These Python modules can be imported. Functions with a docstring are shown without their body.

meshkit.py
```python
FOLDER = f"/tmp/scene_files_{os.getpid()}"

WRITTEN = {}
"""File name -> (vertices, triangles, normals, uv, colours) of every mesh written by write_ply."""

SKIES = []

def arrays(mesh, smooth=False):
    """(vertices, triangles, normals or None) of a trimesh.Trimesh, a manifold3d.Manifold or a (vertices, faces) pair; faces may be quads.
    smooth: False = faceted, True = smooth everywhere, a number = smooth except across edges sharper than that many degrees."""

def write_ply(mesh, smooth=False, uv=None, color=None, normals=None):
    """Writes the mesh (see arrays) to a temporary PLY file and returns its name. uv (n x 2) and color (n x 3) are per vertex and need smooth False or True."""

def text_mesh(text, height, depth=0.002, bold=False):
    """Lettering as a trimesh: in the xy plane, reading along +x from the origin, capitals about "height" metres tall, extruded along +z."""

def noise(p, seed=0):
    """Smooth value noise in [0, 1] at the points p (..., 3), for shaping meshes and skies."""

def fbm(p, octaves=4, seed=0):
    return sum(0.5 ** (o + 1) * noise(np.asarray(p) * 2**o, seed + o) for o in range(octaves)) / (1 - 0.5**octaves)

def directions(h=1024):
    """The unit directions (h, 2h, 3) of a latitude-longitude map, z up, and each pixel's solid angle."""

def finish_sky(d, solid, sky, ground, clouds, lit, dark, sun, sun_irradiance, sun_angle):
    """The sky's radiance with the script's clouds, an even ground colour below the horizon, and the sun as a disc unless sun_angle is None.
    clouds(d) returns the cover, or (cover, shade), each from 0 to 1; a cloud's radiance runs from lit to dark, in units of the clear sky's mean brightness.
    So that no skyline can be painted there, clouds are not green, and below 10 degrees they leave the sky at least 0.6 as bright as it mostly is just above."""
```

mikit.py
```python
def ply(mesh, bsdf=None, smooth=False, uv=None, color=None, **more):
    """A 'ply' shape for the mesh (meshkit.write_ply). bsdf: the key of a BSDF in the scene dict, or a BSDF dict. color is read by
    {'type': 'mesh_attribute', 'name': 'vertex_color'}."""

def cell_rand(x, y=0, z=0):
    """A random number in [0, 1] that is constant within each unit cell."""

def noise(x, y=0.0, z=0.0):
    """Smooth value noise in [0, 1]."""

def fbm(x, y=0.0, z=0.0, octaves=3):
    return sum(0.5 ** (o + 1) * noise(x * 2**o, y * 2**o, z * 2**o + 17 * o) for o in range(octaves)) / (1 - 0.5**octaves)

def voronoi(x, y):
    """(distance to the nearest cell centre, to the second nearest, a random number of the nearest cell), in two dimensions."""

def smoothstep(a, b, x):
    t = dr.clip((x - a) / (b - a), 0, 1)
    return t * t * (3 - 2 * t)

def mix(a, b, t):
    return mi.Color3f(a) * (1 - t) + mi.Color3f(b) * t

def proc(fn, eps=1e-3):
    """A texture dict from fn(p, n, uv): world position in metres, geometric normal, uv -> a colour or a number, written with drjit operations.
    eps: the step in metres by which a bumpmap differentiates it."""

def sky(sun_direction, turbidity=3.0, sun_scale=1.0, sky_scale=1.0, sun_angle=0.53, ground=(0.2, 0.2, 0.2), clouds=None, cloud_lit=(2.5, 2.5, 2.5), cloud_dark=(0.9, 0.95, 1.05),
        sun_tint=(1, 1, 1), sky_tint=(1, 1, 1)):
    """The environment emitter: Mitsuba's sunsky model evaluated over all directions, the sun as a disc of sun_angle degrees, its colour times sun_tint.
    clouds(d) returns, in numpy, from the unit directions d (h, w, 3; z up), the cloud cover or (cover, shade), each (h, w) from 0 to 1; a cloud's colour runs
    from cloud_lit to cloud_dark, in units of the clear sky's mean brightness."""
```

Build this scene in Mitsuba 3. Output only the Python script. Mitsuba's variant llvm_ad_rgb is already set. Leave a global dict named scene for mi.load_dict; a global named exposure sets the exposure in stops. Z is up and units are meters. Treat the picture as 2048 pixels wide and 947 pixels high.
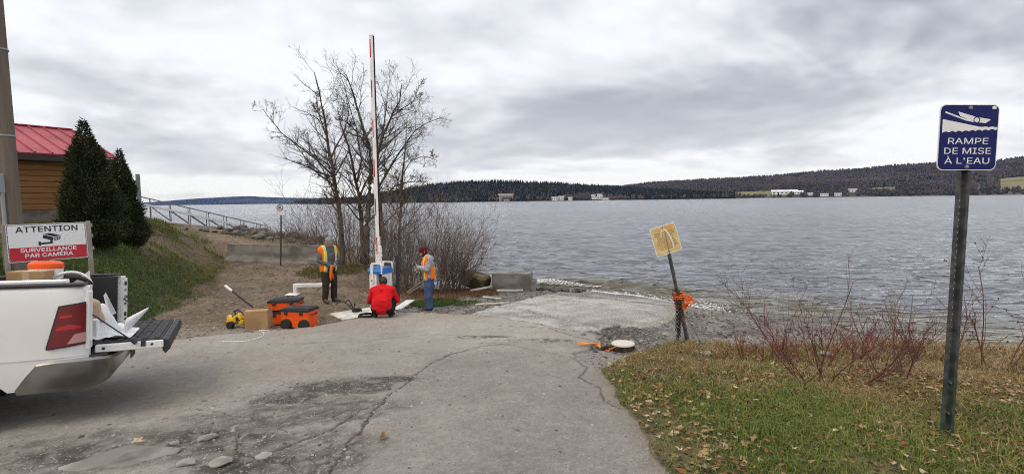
import math, random
import numpy as np, trimesh, manifold3d, shapely
import mitsuba as mi, drjit as dr
import mikit, meshkit
from shapely.geometry import Polygon, LineString, Point
T = mi.ScalarTransform4f
scene, labels = {}, {}
rng = np.random.default_rng(7)
random.seed(7)

# ------------------------------------------------------------------ camera, sky, exposure
exposure = 2.1
PITCH, ROLL = math.radians(4.17), math.radians(0.77)
_f = np.array([0, math.cos(PITCH), -math.sin(PITCH)]); _u0 = np.array([0, math.sin(PITCH), math.cos(PITCH)])
_up = math.sin(ROLL) * np.array([1.0, 0, 0]) + math.cos(ROLL) * _u0
EYE = np.array([0, 0, 1.65])
scene['camera'] = {'type': 'perspective', 'fov': 91.36, 'fov_axis': 'x', 'near_clip': 0.05, 'far_clip': 40000.0,
                   'to_world': T().look_at(origin=EYE.tolist(), target=(EYE + _f).tolist(), up=_up.tolist()),
                   'medium': {'type': 'ref', 'id': 'lake_air'}}

def clouds(d):
    x, y, z = d[..., 0], d[..., 1], np.maximum(d[..., 2], 0)
    k = 1.0 / (z + 0.24)
    q = np.stack([x * k, y * k, 0 * x], -1)
    w = np.stack([meshkit.fbm(q * 0.9 + 3.1, 3, 5), meshkit.fbm(q * 0.9 + 9.7, 3, 6), 0 * x], -1) - 0.5
    big = meshkit.fbm(q * np.array([0.55, 0.8, 1]) + 1.3 * w + 4.0, 4, 11)
    mid = meshkit.fbm(q * np.array([1.7, 2.3, 1]) + 2.0 * w, 5, 23)
    fine = meshkit.fbm(q * np.array([5.0, 6.5, 1]) + 3.0 * w, 4, 31)
    az, el = np.degrees(np.arctan2(x, np.maximum(y, 1e-3))), np.degrees(np.arcsin(np.clip(z, 0, 1)))
    def bank(a, e, sa, se, tilt=0.0):
        return np.exp(-((az - a) / sa) ** 2 - ((el - e - tilt * (az - a) + 5 * (mid - 0.5)) / se) ** 2) * (y > 0)
    m = 0.40 * (big - 0.5) + 0.70 * (mid - 0.5) + 0.42 * (fine - 0.5)
    s = 0.30 + 1.15 * m
    s = s + (0.50 * bank(8, 9.2, 15, 3.2, 0.02) + 0.24 * bank(26, 9.0, 22, 4.4, 0.06) + 0.20 * bank(40, 13, 16, 6)
             + 0.26 * bank(-36, 8.5, 9, 3.2) + 0.34 * bank(-25, 3.7, 11, 1.3) + 0.12 * bank(-44, 14, 14, 6)
             + 0.18 * bank(30, 18, 12, 2.5, 0.2)) * (0.15 + 1.2 * mid + 0.5 * fine)
    s = s - 0.20 * bank(14, 3.4, 22, 1.7, 0.03) - 0.16 * bank(2, 17, 16, 5) - 0.16 * bank(-32, 2.1, 16, 0.9) - 0.10 * bank(-34, 14, 12, 4)
    s = s - 0.16 - 0.16 * np.clip((el - 22) / 50, 0, 1)
    cap = 0.50 + 0.34 * np.clip((el - 7.5) / 5.5, 0, 1); s = np.maximum(s, 0); s = np.where(s > 0.22, 0.22 + (cap - 0.22) * np.tanh((s - 0.22) / 0.5), s) + 0.13 * (fine - 0.5) + 0.06 * (mid - 0.5)
    return np.ones_like(z), np.clip(s, 0, 1)

scene['sky'] = mikit.sky((-0.35, -0.55, 0.80), turbidity=3, sun_scale=0.25, sun_angle=30, clouds=clouds,
                         cloud_lit=(2.60, 2.67, 2.86), cloud_dark=(0.38, 0.445, 0.62), ground=(0.12, 0.12, 0.12))

# ------------------------------------------------------------------ helpers: meshes
def smooth01(a, b, x):
    t = np.clip((np.asarray(x, float) - a) / (b - a), 0, 1)
    return t * t * (3 - 2 * t)
def lerp(a, b, t): return a + (b - a) * t
def nz(x, y, s, seed=0, octaves=3):
    x, y = np.broadcast_arrays(np.asarray(x, float), np.asarray(y, float))
    return meshkit.fbm(np.stack([x * s, y * s, 0 * x], -1), octaves, seed)
def tube(p, r, sides=6, cap=True):
    p = np.asarray(p, float); r = np.broadcast_to(np.asarray(r, float), len(p))
    t = np.gradient(p, axis=0); t /= np.linalg.norm(t, axis=1, keepdims=True) + 1e-12
    a = np.cross(t, [0, 0, 1.0]); bad = np.linalg.norm(a, axis=1) < 0.15
    a[bad] = np.cross(t[bad], [0, 1.0, 0]); a /= np.linalg.norm(a, axis=1, keepdims=True)
    b = np.cross(t, a); ang = np.arange(sides) * 2 * np.pi / sides
    v = (p[:, None] + r[:, None, None] * (np.cos(ang)[None, :, None] * a[:, None] + np.sin(ang)[None, :, None] * b[:, None])).reshape(-1, 3)
    i, j = np.meshgrid(np.arange(len(p) - 1), np.arange(sides), indexing='ij')
    q = np.stack([i * sides + j, i * sides + (j + 1) % sides, (i + 1) * sides + (j + 1) % sides, (i + 1) * sides + j], -1).reshape(-1, 4)
    f = np.vstack([q[:, [0, 2, 1]], q[:, [0, 3, 2]]])
    if cap:
        n = len(v); v = np.vstack([v, p[:1], p[-1:]]); j = np.arange(sides); e = (len(p) - 1) * sides
        f = np.vstack([f, np.stack([j * 0 + n, j, (j + 1) % sides], 1), np.stack([j * 0 + n + 1, e + (j + 1) % sides, e + j], 1)])
    return v, f
class MB:
    """collects pieces of ONE part"""
    def __init__(self): self.v, self.f, self.c, self.n = [], [], [], 0
    def add(self, v, f=None, c=None):
        if f is None:
            if hasattr(v, 'vertices'): v, f = v.vertices, v.faces
            else: v, f = v
        v = np.asarray(v, float); f = np.asarray(f)
        if f.shape[1] == 4: f = np.vstack([f[:, [0, 1, 2]], f[:, [0, 2, 3]]])
        self.v.append(v); self.f.append(f + self.n); self.n += len(v)
        if c is not None: self.c.append(np.broadcast_to(c, (len(v), 3)))
        return self
    def tube(self, p, r, sides=6, c=None): return self.add(*tube(p, r, sides), c=c)
    def arrays(self): return np.vstack(self.v), np.vstack(self.f)
    def color(self): return np.vstack(self.c) if self.c else None
def box(sx, sy, sz, c=(0, 0, 0), ch=0.0):
    """box with chamfered edges, centred at c"""
    h = np.array([sx, sy, sz]) / 2; ch = min(ch, h.min() * 0.9)
    if ch <= 0:
        m = trimesh.creation.box((sx, sy, sz))
    else:
        pts = []
        for s in np.ndindex(2, 2, 2):
            g = np.array(s) * 2 - 1
            for k in range(3):
                q = h - ch; q[k] = h[k]; pts.append(g * q)
        m = trimesh.convex.convex_hull(np.array(pts))
    m.apply_translation(c); return m
def prism(poly, depth):
    """polygon (list of xy or shapely) extruded along +z"""
    p = poly if hasattr(poly, 'geom_type') else Polygon(poly)
    gs = getattr(p, 'geoms', [p])
    return trimesh.util.concatenate([trimesh.creation.extrude_polygon(g, depth, engine='earcut') for g in gs])
def mat4(x, y, z, o):
    m = np.eye(4); m[:3, 0], m[:3, 1], m[:3, 2], m[:3, 3] = x, y, z, o; return m
def turned(mesh, M):
    if isinstance(mesh, tuple): mesh = trimesh.Trimesh(*mesh, process=False)
    mesh = mesh.copy(); mesh.apply_transform(M); return mesh
def rotz(a, o=(0, 0, 0)):
    c, s = math.cos(a), math.sin(a); return mat4([c, s, 0], [-s, c, 0], [0, 0, 1], o)
def cat(*ms):
    b = MB()
    for m in ms: b.add(m)
    return b.arrays()
def cyl(p0, p1, r, sides=16): return tube([p0, p1], [r, r], sides)
def lathe(prof, sides=24, o=(0, 0, 0)):
    prof = np.asarray(prof, float); a = np.arange(sides) * 2 * np.pi / sides
    v = np.stack([prof[:, None, 0] * np.cos(a), prof[:, None, 0] * np.sin(a), prof[:, None, 1] + 0 * a], -1).reshape(-1, 3) + np.asarray(o)
    i, j = np.meshgrid(np.arange(len(prof) - 1), np.arange(sides), indexing='ij')
    return v, np.stack([i * sides + j, i * sides + (j + 1) % sides, (i + 1) * sides + (j + 1) % sides, (i + 1) * sides + j], -1).reshape(-1, 4)
def rrect(w, h, r, n=5): return shapely.box(-w / 2 + r, -h / 2 + r, w / 2 - r, h / 2 - r).buffer(r, quad_segs=n)

# ------------------------------------------------------------------ helpers: scene entries
def key_for(k):
    if k not in scene and k not in labels and not any(q.startswith(k + '__') for q in scene): return k
    n = 1
    while f'{k}_{n:03d}' in scene or f'{k}_{n:03d}' in labels: n += 1
    return f'{k}_{n:03d}'
def thing(name, label, cat_, group=None):
    k = key_for(name); labels[k] = {'label': label, 'category': cat_}
    if group: labels[k]['group'] = group
    return k
def put(name, mesh, bsdf, parent=None, smooth=False, color=None, label=None, kind=None, M=None):
    k = key_for(parent + '__' + name if parent else name)
    if isinstance(mesh, MB):
        color = mesh.color() if color is None else color; mesh = mesh.arrays()
    if hasattr(mesh, 'to_mesh'): q_ = mesh.to_mesh(); mesh = trimesh.Trimesh(q_.vert_properties[:, :3], q_.tri_verts, process=False)
    if M is not None: mesh = turned(mesh if hasattr(mesh, 'vertices') else (np.asarray(mesh[0]), MB().add(*mesh).arrays()[1]), M)
    scene[k] = mikit.ply(mesh, bsdf, smooth, color=color)
    if label or kind: labels[k] = {}
    if label: labels[k]['label'] = label
    if kind: labels[k]['kind'] = kind
    return k
def solo(name, label, cat_, mesh, bsdf, group=None, **kw):
    k = put(name, mesh, bsdf, **kw); labels[k] = {**labels.get(k, {}), 'label': label, 'category': cat_}
    if group: labels[k]['group'] = group
    return k

# ------------------------------------------------------------------ materials
N, FB, SS, MIX = mikit.noise, mikit.fbm, mikit.smoothstep, mikit.mix
def rgb(c): return {'type': 'rgb', 'value': [float(x) for x in c]}
def mat(name, color, rough=0.6, metal=0.0, spec=0.5, coat=0.0, bump=None, scale=0.002, tex=None, eps=1e-3, sheen=0.0):
    d = {'type': 'principled', 'base_color': tex if tex is not None else rgb(color), 'roughness': rough, 'metallic': metal, 'specular': spec, 'clearcoat': coat}
    if sheen: d['sheen'] = sheen
    if coat: d['clearcoat_gloss'] = 0.9
    if bump is not None: d = {'type': 'bumpmap', 'arbitrary': mikit.proc(bump, eps), 'scale': scale, 'bsdf': d}
    scene[name] = {'type': 'twosided', 'bsdf': d}
    return name
def worn(c1, c2, s, lo=0.35, hi=0.65, z=1.0):
    c1, c2 = [float(q) for q in c1], [float(q) for q in c2]
    return mikit.proc(lambda p, n, uv: MIX(c1, c2, SS(lo, hi, FB(p.x * s, p.y * s, p.z * s * z))))
VC = {'type': 'mesh_attribute', 'name': 'vertex_color'}
mat('m_vc', None, 0.9, spec=0.15, tex=VC)
mat('m_vc_wet', None, 0.45, spec=0.4, tex=VC)
def speckled(name, light, dark, amount, size, rough=0.9, bumpscale=0.006, wet=0.0):
    """ground cover: broad colour from the vertices, grains of stone from a cell noise, fine relief"""
    def grain(p, n, uv):
        a, b, c = mikit.voronoi(p.x / size, p.y / size)
        return SS(0.62, 0.3, a) * SS(1 - amount, 1 - amount + 0.12, c)
    def grain2(p, n, uv):
        a, b, c = mikit.voronoi(p.x / size * 0.71 + 5.3, p.y / size * 0.71 + 2.7)
        return SS(0.6, 0.3, a) * SS(1 - amount, 1 - amount + 0.12, c)
    def relief(p, n, uv):
        a, b, c = mikit.voronoi(p.x / size * 0.8, p.y / size * 0.8)
        return (1 - a) * 0.5 + FB(p.x * 9, p.y * 9, octaves=3) * 1.6
    base = {'type': 'principled', 'base_color': VC, 'roughness': rough, 'specular': 0.25 + wet}
    l = {'type': 'principled', 'base_color': rgb(light), 'roughness': 0.8, 'specular': 0.3}
    d = {'type': 'principled', 'base_color': rgb(dark), 'roughness': 0.9, 'specular': 0.2}
    bl = {'type': 'blendbsdf', 'weight': mikit.proc(grain), 'a': base, 'b': l}
    bl = {'type': 'blendbsdf', 'weight': mikit.proc(grain2), 'a': bl, 'b': d}
    scene[name] = {'type': 'twosided', 'bsdf': {'type': 'bumpmap', 'arbitrary': mikit.proc(relief, 0.004), 'scale': bumpscale, 'bsdf': bl}}
speckled('m_asphalt', (0.315, 0.302, 0.28), (0.13, 0.124, 0.115), 0.13, 0.013, bumpscale=0.005)
speckled('m_concrete_old', (0.48, 0.465, 0.43), (0.15, 0.145, 0.132), 0.16, 0.03, bumpscale=0.012)
speckled('m_dirt', (0.26, 0.225, 0.18), (0.07, 0.055, 0.042), 0.18, 0.03, bumpscale=0.02)
speckled('m_gravel', (0.26, 0.25, 0.235), (0.05, 0.047, 0.044), 0.24, 0.03, bumpscale=0.02)
speckled('m_soil', (0.20, 0.15, 0.08), (0.035, 0.028, 0.017), 0.2, 0.03, bumpscale=0.02)

# ------------------------------------------------------------------ the lie of the land
LAKE_Z = -1.65
def shore(x):
    return np.interp(x, [-60, -25, -14, -8, -4, -1.5, 1.1, 2.9, 4.3, 5.5, 6.75, 7.8, 10.7, 20, 60],
                     [45, 36, 33, 27.5, 22.5, 19.6, 18.7, 18.0, 16.6, 14.8, 12.8, 11.7, 10.5, 8.5, 3])
def toe(y): return np.interp(y, [-6, 2, 4, 6, 7.5, 8.5, 10, 13, 16, 20, 23, 26, 34], [-22, -15, -12, -8.6, -7.1, -7.2, -7.7, -8.3, -9.4, -11.1, -13.0, -15.8, -24])
def smin(a, b, k):
    h = np.clip(0.5 + 0.5 * (b - a) / k, 0, 1); return b + (a - b) * h - k * h * (1 - h)
def land(x, y):
    x, y = np.broadcast_arrays(np.asarray(x, float), np.asarray(y, float))
    ds = (shore(x) - y) + 0.5 * (nz(x, y, 0.5, 3) - 0.5)
    road = -0.088 * np.maximum(y, -3)
    flat = np.maximum(road, -0.93 + 0.006 * (y - 10))
    z = lerp(road, flat, smooth01(-3.0, -6.0, x) * smooth01(30, 26, y))
    t = toe(y) - x + 0.8 * (nz(x, y, 0.6, 9) - 0.5)
    top = 0.78 + 0.09 * np.clip(t - 2.3, 0, 8)
    z = lerp(z, top, smooth01(0, np.interp(y, [12, 18], [2.4, 3.4]), t) * smooth01(0.5, 6, ds))
    slope = np.interp(x, [-12, -3, 0, 1.5, 4, 6, 12], [0.35, 0.3, 0.16, 0.1, 0.10, 0.20, 0.26])
    z = smin(z, -1.65 + slope * np.where(ds > 0, ds, ds * 3.0), 0.12)
    z = lerp(z, np.maximum(z, np.interp(x, [-24, -18, -15.5, -13, -11, -9], [1.0, 0.35, 0.05, -0.3, -0.6, -0.9])), smooth01(22.5, 26, y) * smooth01(33.5, 30, y) * smooth01(-8, -11, x))
    z = z - 0.10 * smooth01(2.2, 4, x) * smooth01(5, 7, y) * smooth01(12, 9, y)
    return np.maximum(z, -4.0)

ROAD = Polygon([(1.06, 3.42), (1.08, 4.03), (1.06, 4.63), (1.10, 5.65), (1.17, 6.33), (0.86, 6.84), (0.85, 7.22), (1.22, 7.55), (1.50, 8.72), (1.0, 9.2), (0.35, 10.12), (-0.4, 11.0), (-1.02, 11.55),
                (-2.0, 11.9), (-2.74, 11.97), (-3.28, 11.52), (-3.62, 10.94), (-4.01, 10.22), (-4.58, 9.67), (-5.22, 9.39), (-5.75, 9.02), (-6.01, 8.67), (-8, 7.0), (-14, 4), (-30, -2), (-30, -7), (1.3, -7), (1.1, 0)])
RAMP = Polygon([(-1.02, 11.58), (-0.5, 12.7), (0.06, 13.93), (1.22, 16.17), (2.2, 18.3), (2.6, 22), (6.4, 22), (5.6, 15.2), (4.76, 13.27), (2.92, 9.78), (1.53, 8.75), (1.03, 9.23), (0.38, 10.15), (-0.4, 11.05)])
LAWN = Polygon([(1.06, 3.42), (1.08, 4.03), (1.06, 4.63), (1.10, 5.65), (1.17, 6.33), (1.5, 6.75), (1.9, 7.3), (2.5, 7.95), (3.3, 8.15), (4.5, 7.9), (6, 7.7), (9, 7.3), (16, 6.2), (30, 4), (30, -7), (1.3, -7), (1.1, 0)])
STONY = Polygon([(-3.0, 12.2), (-2.0, 11.9), (-1.02, 11.55), (0.06, 13.93), (1.22, 16.17), (2.4, 18.5), (2.5, 21), (-1, 21), (-1.2, 17), (-1.9, 15.2), (-2.6, 13.9)])
CRACKS = [([(-1.30, 2.2), (-1.34, 3.49), (-1.36, 3.86), (-1.37, 4.46), (-1.38, 5.2), (-1.29, 5.76), (-1.15, 6.72), (-0.94, 7.26), (-0.53, 7.77), (-0.14, 8.02)], 0.017),
          ([(-2.3, 3.2), (-1.95, 3.7), (-1.78, 4.02), (-1.62, 4.25), (-1.52, 4.7), (-1.42, 5.0)], 0.014), ([(-3.2, 4.9), (-2.5, 4.6), (-1.9, 4.2)], 0.011),
          ([(-0.14, 8.02), (0.3, 7.5), (0.86, 6.9)], 0.010), ([(-0.26, 9.74), (0.2, 9.6), (0.7, 9.37), (1.05, 8.6), (1.4, 7.91)], 0.013), ([(-3.9, 8.2), (-2.6, 8.4), (-1.5, 8.9), (-0.3, 8.6)], 0.014),
          ([(-2.6, 5.2), (-2.0, 4.95), (-1.5, 5.1)], 0.010), ([(0.86, 6.84), (0.95, 6.3), (0.80, 5.9), (0.98, 5.4), (0.92, 5.0), (1.06, 4.7)], 0.011), ([(-2.9, 4.3), (-2.4, 4.2), (-2.2, 3.8), (-1.7, 3.6), (-1.4, 3.2)], 0.011)]
POTHOLES = [(-1.95, 5.62, 0.62, 0.30), (-2.45, 5.25, 0.40, 0.22), (-2.63, 4.08, 0.66, 0.26), (-3.3, 3.85, 0.6, 0.25), (-1.5, 5.95, 0.35, 0.15), (-0.5, 8.6, 0.5, 0.14), (0.5, 8.2, 0.5, 0.16), (-2.0, 3.6, 0.4, 0.2)]

ang = np.radians(np.concatenate([np.arange(-180, -54, 3.0), np.arange(-54, 54.01, 0.19), np.arange(57, 180.1, 3.0)]))
rad = np.concatenate([[0.05, 0.8, 1.6], 2.4 * (9 / 2.4) ** (np.arange(360) / 360), 9 * (70 / 9) ** (np.arange(280) / 279)])
A, Rr = np.meshgrid(ang, rad, indexing='ij')
GX, GY = Rr * np.sin(A), Rr * np.cos(A)
GZ = land(GX, GY)
wx = GX + 0.16 * (nz(GX, GY, 2.2, 41) - 0.5) + 0.05 * (nz(GX, GY, 14, 42) - 0.5)
wy = GY + 0.22 * (nz(GX, GY, 2.2, 43) - 0.5) + 0.06 * (nz(GX, GY, 14, 44) - 0.5)
inside = lambda P, x=wx, y=wy: shapely.contains_xy(P, x.ravel(), y.ravel()).reshape(x.shape)
isroad, isramp, islawn, isstony = inside(ROAD), inside(RAMP), inside(LAWN), inside(STONY)
bank_t = toe(GY) - GX + 0.9 * (nz(GX, GY, 0.8, 51) - 0.5)
isbank = (bank_t > 0.15) & ~isroad & (shore(GX) - GY > 1.5)
region = np.where(isroad, 0, np.where(isramp, 1, np.where(islawn, 2, np.where(isbank, 3, np.where(isstony | (GX > 0.5), 4, 5)))))
region[(shore(GX) - GY < 0.9) & (region > 1)] = 4
COL = np.zeros(GX.shape + (3,))
n1, n2, n3 = nz(GX, GY, 0.7, 61, 4), nz(GX, GY, 3.0, 62, 4), nz(GX, GY, 11, 63, 3)
def paint(mask, c): COL[mask] = c[mask] if np.ndim(c) == 3 else c
def tone(c1, c2, t): return np.asarray(c1) * (1 - t[..., None]) + np.asarray(c2) * t[..., None]
DETAIL = np.zeros_like(GX)
# asphalt: bleached, stained, cracked, with potholes worn down to dark grit
crack = np.zeros_like(GX)
near = (GY > 1) & (GY < 12) & (np.abs(GX) < 7)
pts = shapely.points(GX[near] + 0.10 * (nz(GX[near], GY[near], 4, 71) - 0.5) + 0.035 * (nz(GX[near], GY[near], 22, 72) - 0.5), GY[near] + 0.10 * (nz(GX[near], GY[near], 4, 73) - 0.5))
for line, wdt in CRACKS:
    dd = shapely.distance(LineString(line), pts)
    wv = wdt * (0.35 + 1.3 * nz(GX[near], GY[near], 2.5, 74))
    crack[near] = np.maximum(crack[near], smooth01(wv * 1.25, wv * 0.5, dd))
pot = np.zeros_like(GX)
for x0, y0, rx, ry in POTHOLES:
    e = ((GX - x0) / rx) ** 2 + ((GY - y0) / ry) ** 2 + 1.6 * (n2 - 0.5) + 0.9 * (n3 - 0.5)
    pot = np.maximum(pot, smooth01(1.25, 0.65, e))
from scipy.spatial import cKDTree
craz = smooth01(0.52, 0.62, nz(GX, GY, 0.8, 81, 3)) * smooth01(-0.9, -1.7, GX) * smooth01(6.6, 5.4, GY) * smooth01(-5, -3.2, GX)
rc_ = np.random.default_rng(19); cp = rc_.uniform([-5, 2.5], [0.5, 7.5], (1500, 2)); ci = (GX > -5) & (GX < 0.5) & (GY > 2.5) & (GY < 7.5)
cd, cw = cKDTree(cp).query(np.stack([GX[ci] + 0.06 * (nz(GX[ci], GY[ci], 9, 84) - 0.5), GY[ci] + 0.06 * (nz(GX[ci], GY[ci], 9, 85) - 0.5)], 1), k=2)
around = np.zeros_like(GX)
for x0, y0, rx, ry in POTHOLES[:5] + [(-1.7, 4.9, 0.5, 0.35), (-2.3, 4.6, 0.6, 0.3), (-1.75, 3.7, 0.6, 0.5)]: around = np.maximum(around, np.exp(-(((GX - x0) / (rx * 1.25)) ** 2 + ((GY - y0) / (ry * 1.6)) ** 2)))
craz = smooth01(0.45, 0.75, around + 0.5 * (n2 - 0.5))
alli, block = np.zeros_like(GX), np.zeros_like(GX); alli[ci] = smooth01(0.022, 0.006, cd[:, 1] - cd[:, 0]); block[ci] = rc_.uniform(-1, 1, len(cp))[cw[:, 0]]
alli = alli * craz * smooth01(0.25, 0.6, nz(GX, GY, 1.7, 86)); block = block * craz
crack = np.maximum(crack, 0.65 * alli)
col = tone((0.205, 0.193, 0.177), (0.275, 0.26, 0.238), smooth01(0.3, 0.7, n1) * 0.6 + 0.4 * smooth01(0.3, 0.7, n2))
col = tone(col, (0.25, 0.205, 0.16), 0.45 * smooth01(0.55, 0.75, nz(GX, GY, 0.35, 66)))
damp_shade = smooth01(0.30, 0.75, around + 0.9 * (n2 - 0.5) + 0.5 * (n1 - 0.5) + 0.25 * smooth01(-2.2, -3.6, GX) * smooth01(5.0, 4.2, GY))  # damp stains round the potholes, plus painted shade under and beside the truck
col = tone(col, (0.095, 0.086, 0.076), 0.80 * damp_shade * (0.55 + 0.45 * smooth01(0.35, 0.6, n3)))
nf = nz(GX, GY, 38, 68, 2); nm = nz(GX, GY, 17, 69, 2); col = col * (1 + 0.34 * (nf - 0.5) + 0.26 * (nm - 0.5))[..., None] * np.array([0.985, 0.985, 0.965])
slab = smooth01(-1.35, -1.1, GX) * smooth01(7.6, 7.0, GY)
col = col * (1 - 0.13 * slab[..., None])
col = tone(col, (0.17, 0.135, 0.10), 0.55 * smooth01(-0.25, 0.0, GX - 1.1) * smooth01(7, 6, GY))
col = col * (1 + 0.10 * block[..., None])
col = tone(col, (0.060, 0.056, 0.051), 0.92 * pot * smooth01(0.42, 0.62, 0.6 * n3 + 0.5 * n2 + 0.15 * block))
col = tone(col, (0.055, 0.05, 0.044), 0.9 * crack)
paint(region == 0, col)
DETAIL += np.where(region == 0, 0.035 + 0.02 * (n1 - 0.5) + 0.012 * (n2 - 0.5) + 0.008 * (n3 - 0.5) - 0.013 * crack + 0.003 * block - 0.012 * around * smooth01(0.5, 0.65, n3) - pot * (0.008 + 0.04 * (0.5 - n3)), 0)
# boat ramp: old coarse concrete
col = tone((0.215, 0.21, 0.197), (0.335, 0.328, 0.31), smooth01(0.32, 0.68, 0.5 * n1 + 0.5 * n2))
joint = smooth01(0.06, 0.02, np.abs((GX * 0.86 + GY * 0.51) - 6.35 + 0.5 * (n2 - 0.5) + 0.2 * (n3 - 0.5))) + smooth01(0.06, 0.02, np.abs((GX * 0.6 + GY * 0.8) - 12.2 + 0.5 * (n2 - 0.5)))
joint = np.clip(joint, 0, 1)
col = tone(col, (0.09, 0.085, 0.078), 0.8 * joint)
strip = smooth01(0.28, 0.1, np.abs((GX * 0.50 + GY * 0.866) - (14.9 - 0.22 * GX) + 0.9 * (n2 - 0.5) + 0.6 * (n3 - 0.5)))
col = tone(col, (0.105, 0.10, 0.093), 0.9 * strip)
patchy = smooth01(0.50, 0.66, nz(GX, GY, 1.9, 67, 4)); col = tone(col, (0.15, 0.143, 0.132), 0.55 * patchy)
wet = smooth01(-1.30, -1.52, GZ + 0.10 * (n2 - 0.5))
col = col * (1 - 0.5 * wet[..., None])
col = tone(col, (0.10, 0.105, 0.05), 0.5 * smooth01(0.35, 0.1, np.abs(GX - 0.52 * GY + 2.2)) * smooth01(9.2, 10.2, GY) * smooth01(13, 11, GY))
paint(region == 1, col)
DETAIL += np.where(region == 1, 0.03 + 0.03 * (n1 - 0.5) + 0.03 * (n2 - 0.5) + 0.014 * (n3 - 0.5) - 0.03 * joint, 0)
# lawn soil, bank soil, stony ground, bare dirt
col = tone((0.060, 0.058, 0.028), (0.115, 0.092, 0.05), smooth01(0.3, 0.7, n2)); paint(region == 2, col)
DETAIL += np.where(region == 2, 0.05 + 0.10 * (n1 - 0.5) + 0.04 * (n2 - 0.5), 0)
def bare_of(x, y): t = toe(y) - x; return smooth01(0.56, 0.72, nz(x, y * 0.8, 0.9, 91, 4) + 0.22 * np.exp(-((t - 1.6) / 0.8) ** 2) * smooth01(12, 15, y) + 0.25 * np.exp(-((t - 0.0) / 0.4) ** 2) - 0.22 * smooth01(14, 11, y) * smooth01(0.5, 1.1, t))
bare = bare_of(GX, GY)
col = tone((0.045, 0.062, 0.02), (0.125, 0.092, 0.06), bare); paint(region == 3, col)
DETAIL += np.where(region == 3, 0.18 * (n1 - 0.5) + 0.12 * (n2 - 0.5) + 0.03 * n3, 0)
col = tone((0.095, 0.09, 0.083), (0.19, 0.18, 0.168), smooth01(0.3, 0.7, n2))
mound = np.exp(-(((GX - 1.9) / 0.75) ** 2 + ((GY - 8.75) / 0.5) ** 2))
col = tone(col, (0.06, 0.058, 0.055), 0.85 * smooth01(0.3, 0.7, mound + 0.4 * (n2 - 0.5)))
col = col * (1 - 0.55 * smooth01(-1.3, -1.52, GZ)[..., None] * smooth01(1.5, 3, np.abs(GX - 2.5))[..., None])
paint(region == 4, col)
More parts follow.
